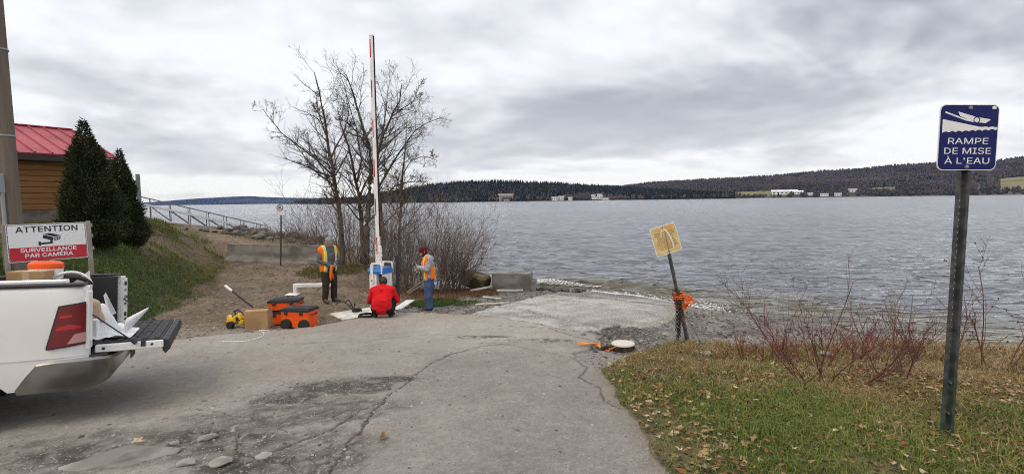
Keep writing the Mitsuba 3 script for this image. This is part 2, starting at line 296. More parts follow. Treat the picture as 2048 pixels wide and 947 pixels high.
DETAIL += np.where(region == 4, 0.05 * (n1 - 0.5) + 0.05 * (n2 - 0.5) + 0.03 * (n3 - 0.5) + 0.13 * mound, 0)
col = tone((0.108, 0.080, 0.057), (0.185, 0.148, 0.110), smooth01(0.3, 0.7, 0.6 * n1 + 0.4 * n2))
dark = np.exp(-(((GX + 4.6) / 1.6) ** 2 + ((GY - 11.6) / 0.9) ** 2)) + np.exp(-(((GX + 4.6) / 1.2) ** 2 + ((GY - 10.9) / 0.7) ** 2))
col = tone(col, (0.10, 0.076, 0.056), 0.85 * smooth01(0.35, 0.75, dark + 0.5 * (n2 - 0.5)))
col = col * (1 + 0.5 * (nf - 0.5) + 0.4 * (nm - 0.5))[..., None]
edge = smooth01(1.6, 0.2, shapely.distance(ROAD, shapely.points(GX, GY)) + 0.8 * (n2 - 0.5)) * smooth01(-4.2, -5.4, GX)
col = tone(col, (0.21, 0.195, 0.17), 0.8 * edge); paint(region == 5, col)
DETAIL += np.where(region == 5, 0.09 * (n1 - 0.5) + 0.06 * (n2 - 0.5) + 0.03 * (n3 - 0.5) - 0.04 * smooth01(0.5, 1, dark), 0)
GZ = GZ + DETAIL
from scipy.interpolate import RegularGridInterpolator
_gi = RegularGridInterpolator((ang, np.log(rad)), GZ, bounds_error=False, fill_value=None)
_ri = RegularGridInterpolator((ang, np.log(rad)), region.astype(float), method='nearest', bounds_error=False, fill_value=None)
def ground(x, y):
    x, y = np.asarray(x, float), np.asarray(y, float)
    return _gi(np.stack([np.arctan2(x, y), np.log(np.maximum(np.hypot(x, y), 0.05))], -1))
def region_at(x, y): return np.round(_ri(np.stack([np.arctan2(x, y), np.log(np.hypot(x, y))], -1))).astype(int)
def gz(x, y): return float(ground(np.array([x]), np.array([y]))[0])
nA, nR = GX.shape
I = np.arange(nA * nR).reshape(nA, nR)
V = np.stack([GX, GY, GZ], -1).reshape(-1, 3)
quads = np.stack([I[:-1, :-1], I[:-1, 1:], I[1:, 1:], I[1:, :-1]], -1).reshape(-1, 4)
quads = quads[V[quads, 2].max(1) > LAKE_Z - 0.5]
qreg = region.reshape(-1)[quads[:, 0]]
NRM = meshkit.arrays((V, np.vstack([quads[:, [0, 2, 1]], quads[:, [0, 3, 2]]])), True)[2]
def sheet(name, k, bsdf):
    q = quads[qreg == k]; used, inv = np.unique(q, return_inverse=True); q = inv.reshape(q.shape)
    scene[name] = mikit.ply((V[used], np.vstack([q[:, [0, 2, 1]], q[:, [0, 3, 2]]])), bsdf, True, color=COL.reshape(-1, 3)[used])
    labels[name] = {'kind': 'structure'}
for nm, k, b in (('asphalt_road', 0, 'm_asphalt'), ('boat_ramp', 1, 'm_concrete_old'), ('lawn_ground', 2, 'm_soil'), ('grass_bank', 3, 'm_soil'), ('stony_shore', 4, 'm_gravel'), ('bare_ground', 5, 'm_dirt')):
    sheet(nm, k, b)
labels['boat_ramp']['label'] = 'old cracked concrete boat ramp running down into the lake'
labels['asphalt_road']['label'] = 'cracked pale asphalt road sloping down to the ramp'

# ------------------------------------------------------------------ the lake
LAKE = -1.65
wa = np.radians(np.concatenate([np.arange(-75, -52, 2.0), np.arange(-52, 52.01, 0.19), np.arange(54, 75.1, 2.0)]))
wr = 8.5 * (12500 / 8.5) ** (np.concatenate([np.arange(470) / 469 * 0.62, 0.62 + 0.38 * np.arange(1, 60) / 59]))
WA, WR = np.meshgrid(wa, wr, indexing='ij')
WX, WY = WR * np.sin(WA), WR * np.cos(WA)
def wave_height(x, y, r):
    h = 0 * x
    w = np.random.default_rng(3)
    for lam, amp, n in ((6.5, 0.035, 4), (3.4, 0.030, 5), (1.7, 0.020, 6), (0.9, 0.011, 6), (0.5, 0.006, 5)):
        for i in range(n):
            th = w.normal(0.25, 0.45); kx, ky = math.sin(th) * 2 * np.pi / lam, -math.cos(th) * 2 * np.pi / lam
            lam_s = lam * w.uniform(0.8, 1.25); ph = w.uniform(0, 6.3)
            s = np.sin((kx * x + ky * y) * lam / lam_s + ph)
            h = h + amp / math.sqrt(n) * 1.3 * (1 - 2 * np.abs(s) ** 1.0 * 0.5 * (s > -2) + 0.35 * s - 0.5) * smooth01(lam * 60, lam * 25, r)
    return h * (0.45 + 1.1 * nz(x, y, 0.12, 5, 3))
ds_w = shore(WX) - WY
calm = smooth01(1.0, -3.0, ds_w)
WZ = LAKE + wave_height(WX, WY, WR) * (0.15 + 0.85 * calm)
# the breaker rolling in at the ramp
brk = np.exp(-((WY - (20.05 - 0.34 * WX + 0.15 * np.sin(WX * 2))) / 0.42) ** 2) * smooth01(0.6, 2.2, WX) * smooth01(7.5, 4.2, WX)
WZ = WZ + 0.30 * brk
Iw = np.arange(WX.size).reshape(WX.shape)
qw = np.stack([Iw[:-1, :-1], Iw[:-1, 1:], Iw[1:, 1:], Iw[1:, :-1]], -1).reshape(-1, 4)
land_z = np.where(WR < 68, land(WX, WY), -4).reshape(-1)
qw = qw[(land_z[qw] < LAKE + 0.35).any(1)]
def ripple(p, n, uv):
    far = SS(15.0, 90.0, dr.sqrt(p.x * p.x + p.y * p.y))
    a = FB(p.x * 1.1 + 0.3 * p.y, p.y * 3.0, octaves=3) * 0.10 + dr.power(1 - dr.abs(2 * FB(p.x * 0.75 + 0.25 * p.y + 3, p.y * 1.9, octaves=2) - 1), 6) * 0.13 + N(p.x * 5, p.y * 12) * 0.014
    b = FB(p.x * 0.30 + 0.1 * p.y, p.y * 0.75, octaves=3) * 0.22
    return (a * 0.55 + b * (0.25 + 0.75 * far)) * (0.55 + 0.95 * FB(p.x * 0.035 + 4, p.y * 0.016, octaves=3))
def lake_tint(p, n, uv):
    s = dr.select(p.x < 5, 19.5 - 0.30 * p.x, 18.0 - 0.95 * (p.x - 5))
    shallow = SS(5.0, 0.0, p.y - dr.maximum(s, 10.0)) * SS(-3, 0, p.x)
    return MIX((0.104, 0.112, 0.133), (0.085, 0.075, 0.036), shallow * (0.6 + 0.4 * FB(p.x * 0.9, p.y * 0.9)))
scene['m_lake'] = {'type': 'twosided', 'bsdf': {'type': 'bumpmap', 'arbitrary': mikit.proc(ripple, 0.02), 'scale': 1.0,
                   'bsdf': {'type': 'principled', 'base_color': mikit.proc(lake_tint), 'roughness': 0.08, 'specular': 0.5}}}
vw = np.stack([WX, WY, WZ], -1).reshape(-1, 3)
used, inv = np.unique(qw, return_inverse=True); qw = inv.reshape(qw.shape)
scene['lake_water'] = mikit.ply((vw[used], np.vstack([qw[:, [0, 2, 1]], qw[:, [0, 3, 2]]])), 'm_lake', True)
labels['lake_water'] = {'kind': 'structure', 'label': 'wind-ruffled grey lake stretching to the far hills'}

# ------------------------------------------------------------------ far shores: hills, woods, fields, houses
def hill(name, px, dist0, dist1, heights, bsdf, seed, rough=0.10, rows=26, shape=1.1):
    """a slope from the water's edge at dist0 up to a ridge at dist1; px = bearings (degrees), heights = ridge heights in metres above the lake"""
    b = np.radians(np.linspace(px[0], px[-1], 420)); h = np.interp(np.degrees(b), px, heights)
    t = np.concatenate([[-0.03, 0], np.linspace(0.02, 1, rows), [1.12, 1.3]])
    B, Tt = np.meshgrid(b, t, indexing='ij'); D = dist0 + (dist1 - dist0) * Tt
    D = D / np.cos(B) ** 0.0
    x, y = D * np.sin(B), D * np.cos(B)
    tt = np.clip(Tt, 0, 1)
    k = (dist1 - dist0)
    und = nz(x / k, y / k, 3.2, seed, 4) - 0.5
    z = LAKE + 1.0 + np.interp(np.degrees(B), px, heights) * (tt ** shape) * (1 + 2.2 * rough * und * (1 - tt) ) - np.where(Tt > 1, (Tt - 1) * np.interp(np.degrees(B), px, heights) * 1.5, 0)
    z = np.where(Tt < -0.01, LAKE - 2, z)
    I_ = np.arange(x.size).reshape(x.shape); q = np.stack([I_[:-1, :-1], I_[:-1, 1:], I_[1:, 1:], I_[1:, :-1]], -1).reshape(-1, 4)
    scene[name] = mikit.ply((np.stack([x, y, z], -1).reshape(-1, 3), np.vstack([q[:, [0, 2, 1]], q[:, [0, 3, 2]]])), bsdf, True)
    labels[name] = {'kind': 'structure'}
    itp = RegularGridInterpolator((b, t), z, bounds_error=False, fill_value=None)
    return lambda bb, t_: (lambda d: (d * np.sin(bb), d * np.cos(bb), itp(np.stack([bb, t_], -1))))(dist0 + (dist1 - dist0) * t_)
def px2b(p): return np.degrees(np.arctan((np.asarray(p, float) - 1024) / 1000))
def ridge(p, ys, dist, lower=0.0):
    """ridge heights for a skyline read at bearings p"""
    p, ys = np.asarray(p, float), np.asarray(ys, float)
    hor = 400.5 - 0.0135 * (p - 1024); c = np.cos(np.arctan((p - 1024) / 1000))
    return (hor - ys) / 1000 * dist * c + 3.3 - lower
m_w1 = mat('m_wood_floor', None, 0.95, spec=0.05, tex=worn((0.022, 0.026, 0.016), (0.05, 0.045, 0.032), 0.01))
m_w2 = mat('m_wood_floor_far', None, 0.95, spec=0.05, tex=worn((0.045, 0.043, 0.035), (0.085, 0.075, 0.062), 0.006))
m_blue = mat('m_far_mountain', None, 0.95, spec=0.05, tex=worn((0.014, 0.019, 0.018), (0.030, 0.036, 0.033), 0.0016))
mat('m_field', None, 0.95, spec=0.05, tex=worn((0.105, 0.115, 0.048), (0.16, 0.145, 0.085), 0.02))
pL = [120, 285, 330, 400, 470, 500, 550, 640, 760, 900]; yL = [402, 405, 402, 396.5, 393, 392, 394.5, 396, 398, 400]
hill('far_mountain', px2b(pL), 8200, 10500, ridge(pL, yL, 10500), 'm_far_mountain', 3)
pA = [600, 660, 705, 760, 830, 870, 930, 1000, 1060, 1130, 1180, 1250, 1330, 1420, 1500]; yA = [404, 403, 397, 385, 373, 366.5, 361, 359, 362, 365, 369, 373, 378, 384, 395]
hA = hill('near_wooded_hill', px2b(pA), 1500, 2150, ridge(pA, yA, 2150, 14), 'm_wood_floor', 5)
pB = [1040, 1130, 1240, 1300, 1360, 1420, 1500, 1560, 1640, 1720, 1800, 1860, 1920, 1990, 2048, 2150, 2400]; yB = [376, 369, 371, 363, 359.5, 356, 352.5, 348, 340, 336, 327, 325, 322, 319, 311, 305, 300]
hB = hill('long_wooded_ridge', px2b(pB), 1900, 3600, ridge(pB, yB, 3600, 10), 'm_wood_floor_far', 8, shape=0.95)
hC = hill('far_low_spit', px2b([560, 640, 700, 760, 840]), 2600, 2900, [4, 9, 16, 22, 26], 'm_wood_floor', 12)

HOUSES_A = ((1110, 0.03), (1124, 0.05), (1141, 0.03), (1187, 0.17), (1199, 0.18), (1190, 0.06), (1201, 0.07), (1212, 0.01), (1013, 0.015)); HOUSES_B = ((1246, 0.05), (1620, 0.035), (1648, 0.012), (1675, 0.015), (1704, 0.09), (1568, 0.07), (1593, 0.06))
def clear_of(houses, b, t, w=0.32):
    ok = np.ones(len(b), bool)
    for p, th in houses: ok &= ~((np.abs(b - px2b(p)) < w) & (t < th + 0.012) & (t > th - 0.25))
    return ok
def far_wood(name, label, place, b0, b1, t0, t1, count, hmin, hmax, slim, c1, c2, seed, conifer=True, mask=None):
    w = np.random.default_rng(seed); b = np.radians(w.uniform(b0, b1, count)); t = w.uniform(t0, t1, count)
    if mask is not None:
        keep = mask(np.degrees(b), t); b, t = b[keep], t[keep]
    x, y, z = place(b, t); n = len(x); h = w.uniform(hmin, hmax, n); r = h * slim * w.uniform(0.8, 1.25, n)
    s = 4; a = np.arange(s) * 2 * np.pi / s + w.uniform(0, 6, n)[:, None]
    prof = ((0.05, 1.0), (0.5, 0.55), (1.0, 0.06)) if conifer else ((0.12, 1.0), (0.75, 0.75), (1.0, 0.4), (0.3, 0.05))
    rings = [np.stack([x[:, None] + r[:, None] * k * np.cos(a), y[:, None] + r[:, None] * k * np.sin(a), z[:, None] + h[:, None] * (q + 0 * a) * (1 + (0 if conifer else 0.12) * w.normal(size=(n, s)))], -1) for k, q in prof]
    v = np.stack(rings, 1).reshape(-1, 3); m = len(prof)
    i, j = np.meshgrid(np.arange(m - 1), np.arange(s), indexing='ij')
    q = np.stack([i * s + j, i * s + (j + 1) % s, (i + 1) * s + (j + 1) % s, (i + 1) * s + j], -1).reshape(-1, 4)
    q = (q[None] + (np.arange(n) * m * s)[:, None, None]).reshape(-1, 4)
    mix = np.clip(w.uniform(0, 1, n) * 0.35 + 1.3 * (nz(x, y, 0.006, seed, 4) - 0.25), 0, 1)[:, None]
    c = np.repeat(np.asarray(c1) * (1 - mix) + np.asarray(c2) * mix, m * s, 0)
    scene[name] = mikit.ply((v, np.vstack([q[:, [0, 1, 2]], q[:, [0, 2, 3]]])), 'm_vc', False, color=c)
    labels[name] = {'kind': 'stuff', 'label': label, 'category': 'forest'}
far_wood('conifer_forest', 'dark conifer wood covering the low hill across the lake', hA, px2b(640), px2b(1470), 0.0, 1.0, 15000, 9, 21, 0.20, (0.008, 0.014, 0.008), (0.026, 0.033, 0.019), 31,
         mask=lambda b, t: (t > 0.30 * np.exp(-((b - px2b(1180)) / 3.0) ** 2)) & ~((np.abs(b - px2b(1013)) < 0.55) & (t < 0.09)) & clear_of(HOUSES_A, b, t))
far_wood('bare_forest', 'grey leafless wood among the conifers across the lake', hA, px2b(860), px2b(1470), 0.0, 0.8, 3200, 8, 14, 0.35, (0.055, 0.045, 0.038), (0.10, 0.082, 0.066), 33, conifer=False, mask=lambda b, t: clear_of(HOUSES_A, b, t))
fields = [(1530, 0.10, 48, 0.075), (1470, 0.11, 22, 0.05), (1765, 0.12, 24, 0.04), (2030, 0.17, 34, 0.11), (1830, 0.34, 22, 0.02)]
def nofield(b, t):
    ok = clear_of(HOUSES_B, b, t, 0.26)
    for p, tc, wp, wt in fields: ok &= ~((np.abs(b - px2b(p)) < wp / 17.45 * np.cos(np.radians(px2b(p))) ** 2) & (np.abs(t - tc) < wt))
    return ok
far_wood('bare_forest_ridge', 'brown-grey leafless wood on the long ridge across the lake', hB, px2b(1080), px2b(2300), 0.0, 1.0, 17000, 7, 12, 0.42, (0.050, 0.042, 0.036), (0.095, 0.080, 0.068), 35, conifer=False, mask=nofield)
far_wood('conifer_forest_ridge', 'dark conifer patches on the long ridge across the lake', hB, px2b(1080), px2b(2300), 0.0, 1.0, 16000, 8, 16, 0.22, (0.014, 0.022, 0.014), (0.035, 0.042, 0.026), 37,
         mask=lambda b, t: nofield(b, t) & (nz(b * 0.55, t * 9, 1.0, 77, 3) + 0.12 * (t < 0.3) + 0.25 * (b < px2b(1450)) * (t < 0.35) > 0.56))
far_wood('shore_trees', 'thin dark line of trees on the far spit behind the bare trees', hC, px2b(590), px2b(840), 0.0, 1.0, 1500, 9, 18, 0.3, (0.03, 0.028, 0.022), (0.06, 0.05, 0.04), 39)
for i, (p, tc, wp, wt) in enumerate(fields):
    b = np.radians(np.linspace(px2b(p - wp), px2b(p + wp), 14)); t = np.linspace(tc - wt, tc + wt, 6)
    B, Tt = np.meshgrid(b, t, indexing='ij'); x, y, z = hB(B.ravel(), Tt.ravel()); I_ = np.arange(x.size).reshape(B.shape)
    q = np.stack([I_[:-1, :-1], I_[:-1, 1:], I_[1:, 1:], I_[1:, :-1]], -1).reshape(-1, 4)
    k = key_for('hay_field'); scene[k] = mikit.ply((np.stack([x, y, z + 1.2], -1), np.vstack([q[:, [0, 2, 1]], q[:, [0, 3, 2]]])), 'm_field', True); labels[k] = {'kind': 'structure'}
mat('m_white_wall', (0.74, 0.74, 0.72), 0.6); mat('m_grey_roof', (0.30, 0.30, 0.32), 0.6); mat('m_dark_glass', (0.03, 0.035, 0.04), 0.2); mat('m_tan_wall', (0.28, 0.24, 0.2), 0.8)
mat('m_pale_roof', (0.62, 0.64, 0.68), 0.5)
def far_house(p, t, place, w, d, h, label, wall='m_white_wall', roof='m_grey_roof', wins=3, name='far_house', group='houses on the far shore', catg='house'):
    b = np.radians(px2b(p)); x, y, z = (float(q[0]) for q in place(np.array([b]), np.array([t])))
    w, d, h = w * 1.25, d * 1.1, h * 1.25; M = rotz(-b, (x, y, z - 0.5)); k = thing(name, label, catg, group)
    put('wall', box(w, d, h + 0.5, (0, 0, (h + 0.5) / 2)), wall, k, M=M)
    rf = turned(prism([(-d * 0.58, 0), (d * 0.58, 0), (0, d * 0.32)], w * 1.08), mat4([0, 1, 0], [0, 0, 1], [1, 0, 0], (-w * 0.54, 0, h + 0.5)))
    put('roof', rf, roof, k, M=M)
    for i in range(wins):
        put('window', box(w * 0.5 / wins, 0.3, h * 0.35, (w * ((i + 0.5) / wins - 0.5), -d / 2 - 0.05, h * 0.55)), 'm_dark_glass', k, M=M)
for p, t, w, d, h, lab in ((1110, 0.03, 15, 9, 6, 'white house left of the pair closest to the far water'), (1124, 0.05, 16, 9, 7, 'tallest white house in the shore group left of centre'), (1141, 0.03, 10, 8, 5, 'small white house right of the shore group'),
                           (1187, 0.17, 11, 9, 6, 'upper white house on the wooded slope, left one'), (1199, 0.18, 11, 9, 7, 'upper white house on the wooded slope, right one'), (1190, 0.06, 12, 8, 4, 'low white house under the slope houses'),
                           (1201, 0.07, 13, 9, 8, 'white house standing alone below the slope houses'), (1212, 0.01, 18, 7, 3, 'low white boathouse at the far waterline')):
    far_house(p, t, hA, w, d, h, lab)
for p, t, w, d, h, lab in ((1246, 0.05, 22, 10, 6, 'grey-white house half hidden right of the shore group'), (1620, 0.035, 12, 9, 5, 'small white house below the field right of the barn'), (1648, 0.012, 18, 9, 5, 'white shore house left of the second-last one'),
                           (1675, 0.015, 16, 9, 5, 'grey-roofed shore house at the right end of the row'), (1704, 0.09, 20, 10, 6, 'white house up the slope between two fields')):
    far_house(p, t, hB, w, d, h, lab)
far_house(1568, 0.07, hB, 62, 16, 8, 'long white barn beside the green field across the lake', roof='m_pale_roof', wins=6, name='far_barn', group=None, catg='barn')
far_house(1593, 0.06, hB, 30, 14, 7, 'shorter white barn at the right end of the long one', roof='m_pale_roof', wins=4, name='far_barn', group=None, catg='barn')
far_house(1013, 0.015, hA, 34, 12, 14, 'tan windowless shed at the foot of the dark conifer hill', wall='m_tan_wall', roof='m_tan_wall', wins=1, name='far_shed', group=None, catg='shed')

# the air over the lake
scene['lake_air'] = {'type': 'homogeneous', 'albedo': rgb((0.93, 0.95, 0.97)), 'sigma_t': rgb((0.6e-5, 1.0e-5, 2.7e-5))}
scene['haze'] = {'type': 'cube', 'to_world': T().translate([0, 5200, 250]).scale([13000, 6200, 256]), 'bsdf': {'type': 'null'}, 'interior': {'type': 'ref', 'id': 'lake_air'}}
labels['haze'] = {'kind': 'stuff', 'label': 'faint blue haze over the lake', 'category': 'haze'}

# ------------------------------------------------------------------ plants, stones and litter
def blades(xy, h, w, col, seed, lean=0.5):
    r = np.random.default_rng(seed); n = len(xy); z = ground(xy[:, 0], xy[:, 1]) - 0.004
    a = r.uniform(0, 2 * np.pi, n); d = np.stack([np.cos(a), np.sin(a)], 1); s = np.stack([-d[:, 1], d[:, 0], 0 * a], 1) * (w / 2)[:, None]
    L = h * lean * r.uniform(0.2, 1.6, n); b = np.column_stack([xy, z])
    m = b + np.column_stack([d * (L * 0.35)[:, None], h * 0.6]); t = b + np.column_stack([d * L[:, None], h * np.clip(1 - 0.35 * (L / h) ** 2, 0.12, 1)])
    v = np.stack([b - s, b + s, m - s * 0.75, m + s * 0.75, t], 1).reshape(-1, 3)
    f = (np.array([[0, 1, 3], [0, 3, 2], [2, 3, 4]])[None] + (np.arange(n) * 5)[:, None, None]).reshape(-1, 3)
    return v, f, np.repeat(col, 5, 0)
def scatter(n, x0, x1, y0, y1, regions, seed, keep=None):
    r = np.random.default_rng(seed); x, y = r.uniform(x0, x1, n), r.uniform(y0, y1, n)
    k = np.isin(region_at(x, y), regions) & (ground(x, y) > LAKE + 0.02)
    if keep is not None: k &= r.uniform(size=n) < keep(x, y)
    return np.column_stack([x, y])[k]
def cmix(c1, c2, t): return np.asarray(c1) * (1 - t[:, None]) + np.asarray(c2) * t[:, None]
# lawn: green where it is mown and damp, straw where the old growth lies flat
def lush(x, y): return np.clip(smooth01(0.40, 0.60, nz(x, y, 0.55, 201, 3)) * 0.75 + 0.7 * smooth01(5.3, 4.2, y) * smooth01(6.5, 4.5, x) + 0.25 * smooth01(1.9, 1.3, x) - 0.55 * smooth01(5.0, 6.2, y - 0.0 * x) * smooth01(3.0, 4.2, x) - 0.35 * np.exp(-((y - 5.6) / 0.8) ** 2) * smooth01(1.9, 2.6, x), 0, 1)
P = scatter(230000, 0.9, 10.5, 2.0, 8.6, [2], 211, lambda x, y: (0.25 + 0.75 * smooth01(0.3, 0.55, nz(x, y, 1.6, 203))) * np.clip(1.75 - 0.16 * np.hypot(x, y), 0.3, 1) * (0.35 + 0.65 * smooth01(-0.1, 0.5, shapely.distance(ROAD, shapely.points(x, y)))))
r_ = np.random.default_rng(5); g = lush(P[:, 0], P[:, 1]); isg = r_.uniform(size=len(P)) < 0.22 + 0.78 * g
G = P[isg]; v, f, c = blades(G, r_.uniform(0.03, 0.12, len(G)) * (0.5 + 0.9 * nz(G[:, 0], G[:, 1], 2.5, 7)), r_.uniform(0.004, 0.009, len(G)), cmix((0.045, 0.088, 0.014), (0.180, 0.200, 0.055), np.clip(r_.uniform(0, 1, len(G)) ** 2 * 1.1 + 0.7 * nz(G[:, 0], G[:, 1], 1.6, 8) - 0.15, 0, 1.35)), 21, 1.15)
put('lawn_grass', (v, f), 'm_vc', color=c, kind='stuff', label='short spring grass on the lawn beside the road')
S = P[~isg]; v, f, c = blades(S, r_.uniform(0.04, 0.12, len(S)), r_.uniform(0.004, 0.008, len(S)), cmix((0.12, 0.085, 0.038), (0.36, 0.265, 0.125), r_.uniform(0, 1, len(S))), 22, 1.7)
put('dry_grass', (v, f), 'm_vc', color=c, kind='stuff', label='flattened straw-coloured grass among the lawn leaves')
# bank at the left
P = scatter(210000, -17, -5.5, 6.5, 25, [3], 221, lambda x, y: np.clip(1 - bare_of(x, y), 0.10, 1) * np.clip(1.5 - 0.06 * np.hypot(x, y), 0.25, 1))
q = np.clip(smooth01(16.5, 10.5, P[:, 1]) * 0.9 + 0.35 * (nz(P[:, 0], P[:, 1], 0.8, 9) - 0.5), 0, 1); sc = 0.6 + 0.5 * np.hypot(P[:, 0], P[:, 1]) / 12
v, f, c = blades(P, r_.uniform(0.06, 0.14, len(P)) * sc, r_.uniform(0.006, 0.012, len(P)) * sc, cmix((0.165, 0.155, 0.055), (0.058, 0.120, 0.022), np.clip(q + 0.3 * r_.normal(size=len(P)), 0, 1)), 23, 0.8)
put('bank_grass', (v, f), 'm_vc', color=c, kind='stuff', label='green and straw grass covering the bank under the cedars')
# tufts by the gate, the barrier and under the thicket
def tuft(x0, x1, y0, y1, n, seed, c1, c2, hmax=0.22):
    P = scatter(n, x0, x1, y0, y1, [3, 4, 5], seed, lambda x, y: smooth01(1.05, 0.5, ((x - (x0 + x1) / 2) / (x1 - x0) * 2) ** 2 + ((y - (y0 + y1) / 2) / (y1 - y0) * 2) ** 2 + 0.8 * (nz(x, y, 2.5, seed) - 0.5)))
    r = np.random.default_rng(seed); return (*blades(P, r.uniform(0.3, 1, len(P)) * hmax, r.uniform(0.007, 0.014, len(P)), cmix(c1, c2, r.uniform(0, 1, len(P))), seed, 0.8),)
mb = MB()
for a_ in ((-3.0, -1.5, 13.0, 15.2, 5000, 1, (0.05, 0.09, 0.02), (0.11, 0.15, 0.045), 0.16), (-2.0, -0.8, 13.2, 14.6, 1500, 4, (0.06, 0.10, 0.025), (0.12, 0.15, 0.05), 0.12), (-7.8, -5.4, 16.5, 20, 5000, 2, (0.09, 0.105, 0.035), (0.22, 0.18, 0.09), 0.30)):
    v, f, c = tuft(*a_); mb.add(v, f, c)
put('rough_grass', mb, 'm_vc', kind='stuff', label='tufts of green grass behind the gate and the workers')
mb = MB()
for a_ in ((-4.6, -0.6, 14.6, 18.6, 6000, 6, (0.10, 0.055, 0.03), (0.22, 0.13, 0.075), 0.20), (-16, -8, 25, 31, 5000, 8, (0.12, 0.10, 0.05), (0.24, 0.20, 0.11), 0.4), (-1.9, -0.3, 15.5, 18.2, 2600, 7, (0.11, 0.055, 0.03), (0.22, 0.12, 0.065), 0.18)):
    v, f, c = tuft(*a_); mb.add(v, f, c)
put('dead_undergrowth', mb, 'm_vc', kind='stuff', label='rusty dead weeds under the leafless thicket')

def straw(x0, x1, y0, y1, n, seed, hmax):
    P = scatter(n, x0, x1, y0, y1, [2, 4], seed, lambda x, y: smooth01(0.45, 0.62, nz(x, y, 1.8, seed)) * (ground(x, y) > LAKE + 0.25)); r = np.random.default_rng(seed)
    return blades(P, r.uniform(0.35, 1, len(P)) * hmax, r.uniform(0.004, 0.008, len(P)), cmix((0.20, 0.14, 0.07), (0.44, 0.335, 0.19), r.uniform(0, 1, len(P))), seed, 1.0)
mb = MB()
for a_ in ((2.6, 8.5, 6.0, 7.9, 9000, 12, 0.24), (4.8, 9.0, 6.3, 8.2, 6000, 13, 0.34), (3.0, 5.2, 5.3, 6.3, 4500, 14, 0.22)):
    v, f, c = straw(*a_); mb.add(v, f, c)
put('dead_beach_grass', mb, 'm_vc', kind='stuff', label='tan dead grass standing around the red shrubs along the beach edge')

# stones
ICO = trimesh.creation.icosahedron()
def stones(xy, size, col, seed, flat=(0.35, 0.75), sink=0.25):
    r = np.random.default_rng(seed); n = len(xy); base = np.asarray(ICO.vertices)
    v = base[None] * (1 + 0.5 * r.uniform(-0.5, 0.5, (n, 12, 1))) * size[:, None, None]
    v[..., 2] *= r.uniform(*flat, (n, 1)); v[..., 0] *= r.uniform(0.7, 1.4, (n, 1)); a = r.uniform(0, 6.3, n)[:, None]
    x, y = v[..., 0] * np.cos(a) - v[..., 1] * np.sin(a), v[..., 0] * np.sin(a) + v[..., 1] * np.cos(a)
    z = ground(xy[:, 0], xy[:, 1])[:, None] + v[..., 2] + size[:, None] * (0.5 - sink) * 0.5
    V_ = np.stack([x + xy[:, :1], y + xy[:, 1:], z], -1).reshape(-1, 3)
    return V_, (np.asarray(ICO.faces)[None] + (np.arange(n) * 12)[:, None, None]).reshape(-1, 3), np.repeat(col, 12, 0)
def pebbles(name, label, P, lo, hi, c1, c2, seed, power=3):
    r = np.random.default_rng(seed); n = len(P); s = lo + (hi - lo) * r.uniform(0, 1, n) ** power
    v, f, c = stones(P, s, cmix(c1, c2, r.uniform(0, 1, n) ** 1.6), seed)
    put(name, (v, f), 'm_vc', color=c, kind='stuff', label=label)
pebbles('shore_pebbles', 'grey pebbles strewn over the stony shore', scatter(26000, -3, 13, 7.0, 19.5, [4], 301, lambda x, y: 0.35 + 0.65 * smooth01(0.35, 0.6, nz(x, y, 1.2, 302))), 0.008, 0.042, (0.045, 0.041, 0.036), (0.27, 0.25, 0.22), 31)
pebbles('dirt_pebbles', 'small stones and grit on the bare brown ground', scatter(11000, -12, -2.5, 8.5, 22, [5], 303, lambda x, y: np.clip(0.25 + smooth01(1.5, 0.1, shapely.distance(ROAD, shapely.points(x, y))), 0, 1)), 0.008, 0.045, (0.10, 0.08, 0.06), (0.36, 0.32, 0.26), 33)
pebbles('road_grit', 'loose grit and broken asphalt crumbs on the road', scatter(9000, -6, 1.2, 3.0, 12, [0], 305, lambda x, y: np.clip(0.10 + sum(np.exp(-(((x - a) / (b_ * 1.3)) ** 2 + ((y - b) / (c_ * 1.4)) ** 2)) for a, b, b_, c_ in POTHOLES) + 0.5 * np.exp(-((x + 1.36) / 0.12) ** 2) * (y < 6), 0, 1)), 0.004, 0.022, (0.09, 0.085, 0.08), (0.40, 0.385, 0.36), 35)

def boulder(size, seed, flat=0.7, sub=2):
    m = trimesh.creation.icosphere(subdivisions=sub); r = np.random.default_rng(seed); v = m.vertices.copy()
    for _ in range(9):  # facets: cut by random planes
        n = r.normal(size=3); n /= np.linalg.norm(n); k = r.uniform(0.55, 0.85); d = v @ n; v = v - np.outer(np.maximum(d - k, 0), n)
    v = v * (1 + 0.10 * (meshkit.fbm(v * 2.5 + seed, 3, seed)[:, None] - 0.5)) * np.asarray(size) * [1, 1, flat]
    return trimesh.Trimesh(v, m.faces, process=False)
mat('m_rock', None, 0.85, spec=0.25, tex=worn((0.19, 0.18, 0.165), (0.33, 0.315, 0.29), 5.0), bump=lambda p, n, uv: FB(p.x * 14, p.y * 14, p.z * 14, octaves=4), scale=0.02, eps=0.003)
mat('m_rock_mid', None, 0.85, spec=0.2, tex=worn((0.075, 0.07, 0.065), (0.19, 0.18, 0.165), 3.0), bump=lambda p, n, uv: FB(p.x * 14, p.y * 14, p.z * 14, octaves=4), scale=0.02, eps=0.003)
mat('m_rock_dark', None, 0.7, spec=0.3, tex=worn((0.03, 0.03, 0.03), (0.10, 0.095, 0.09), 5.0), bump=lambda p, n, uv: FB(p.x * 14, p.y * 14, p.z * 14, octaves=4), scale=0.02, eps=0.003)
mat('m_rock_brown', None, 0.85, spec=0.2, tex=worn((0.07, 0.055, 0.035), (0.20, 0.155, 0.10), 3.0), bump=lambda p, n, uv: FB(p.x * 14, p.y * 14, p.z * 14, octaves=4), scale=0.02, eps=0.003)
r_ = np.random.default_rng(12)
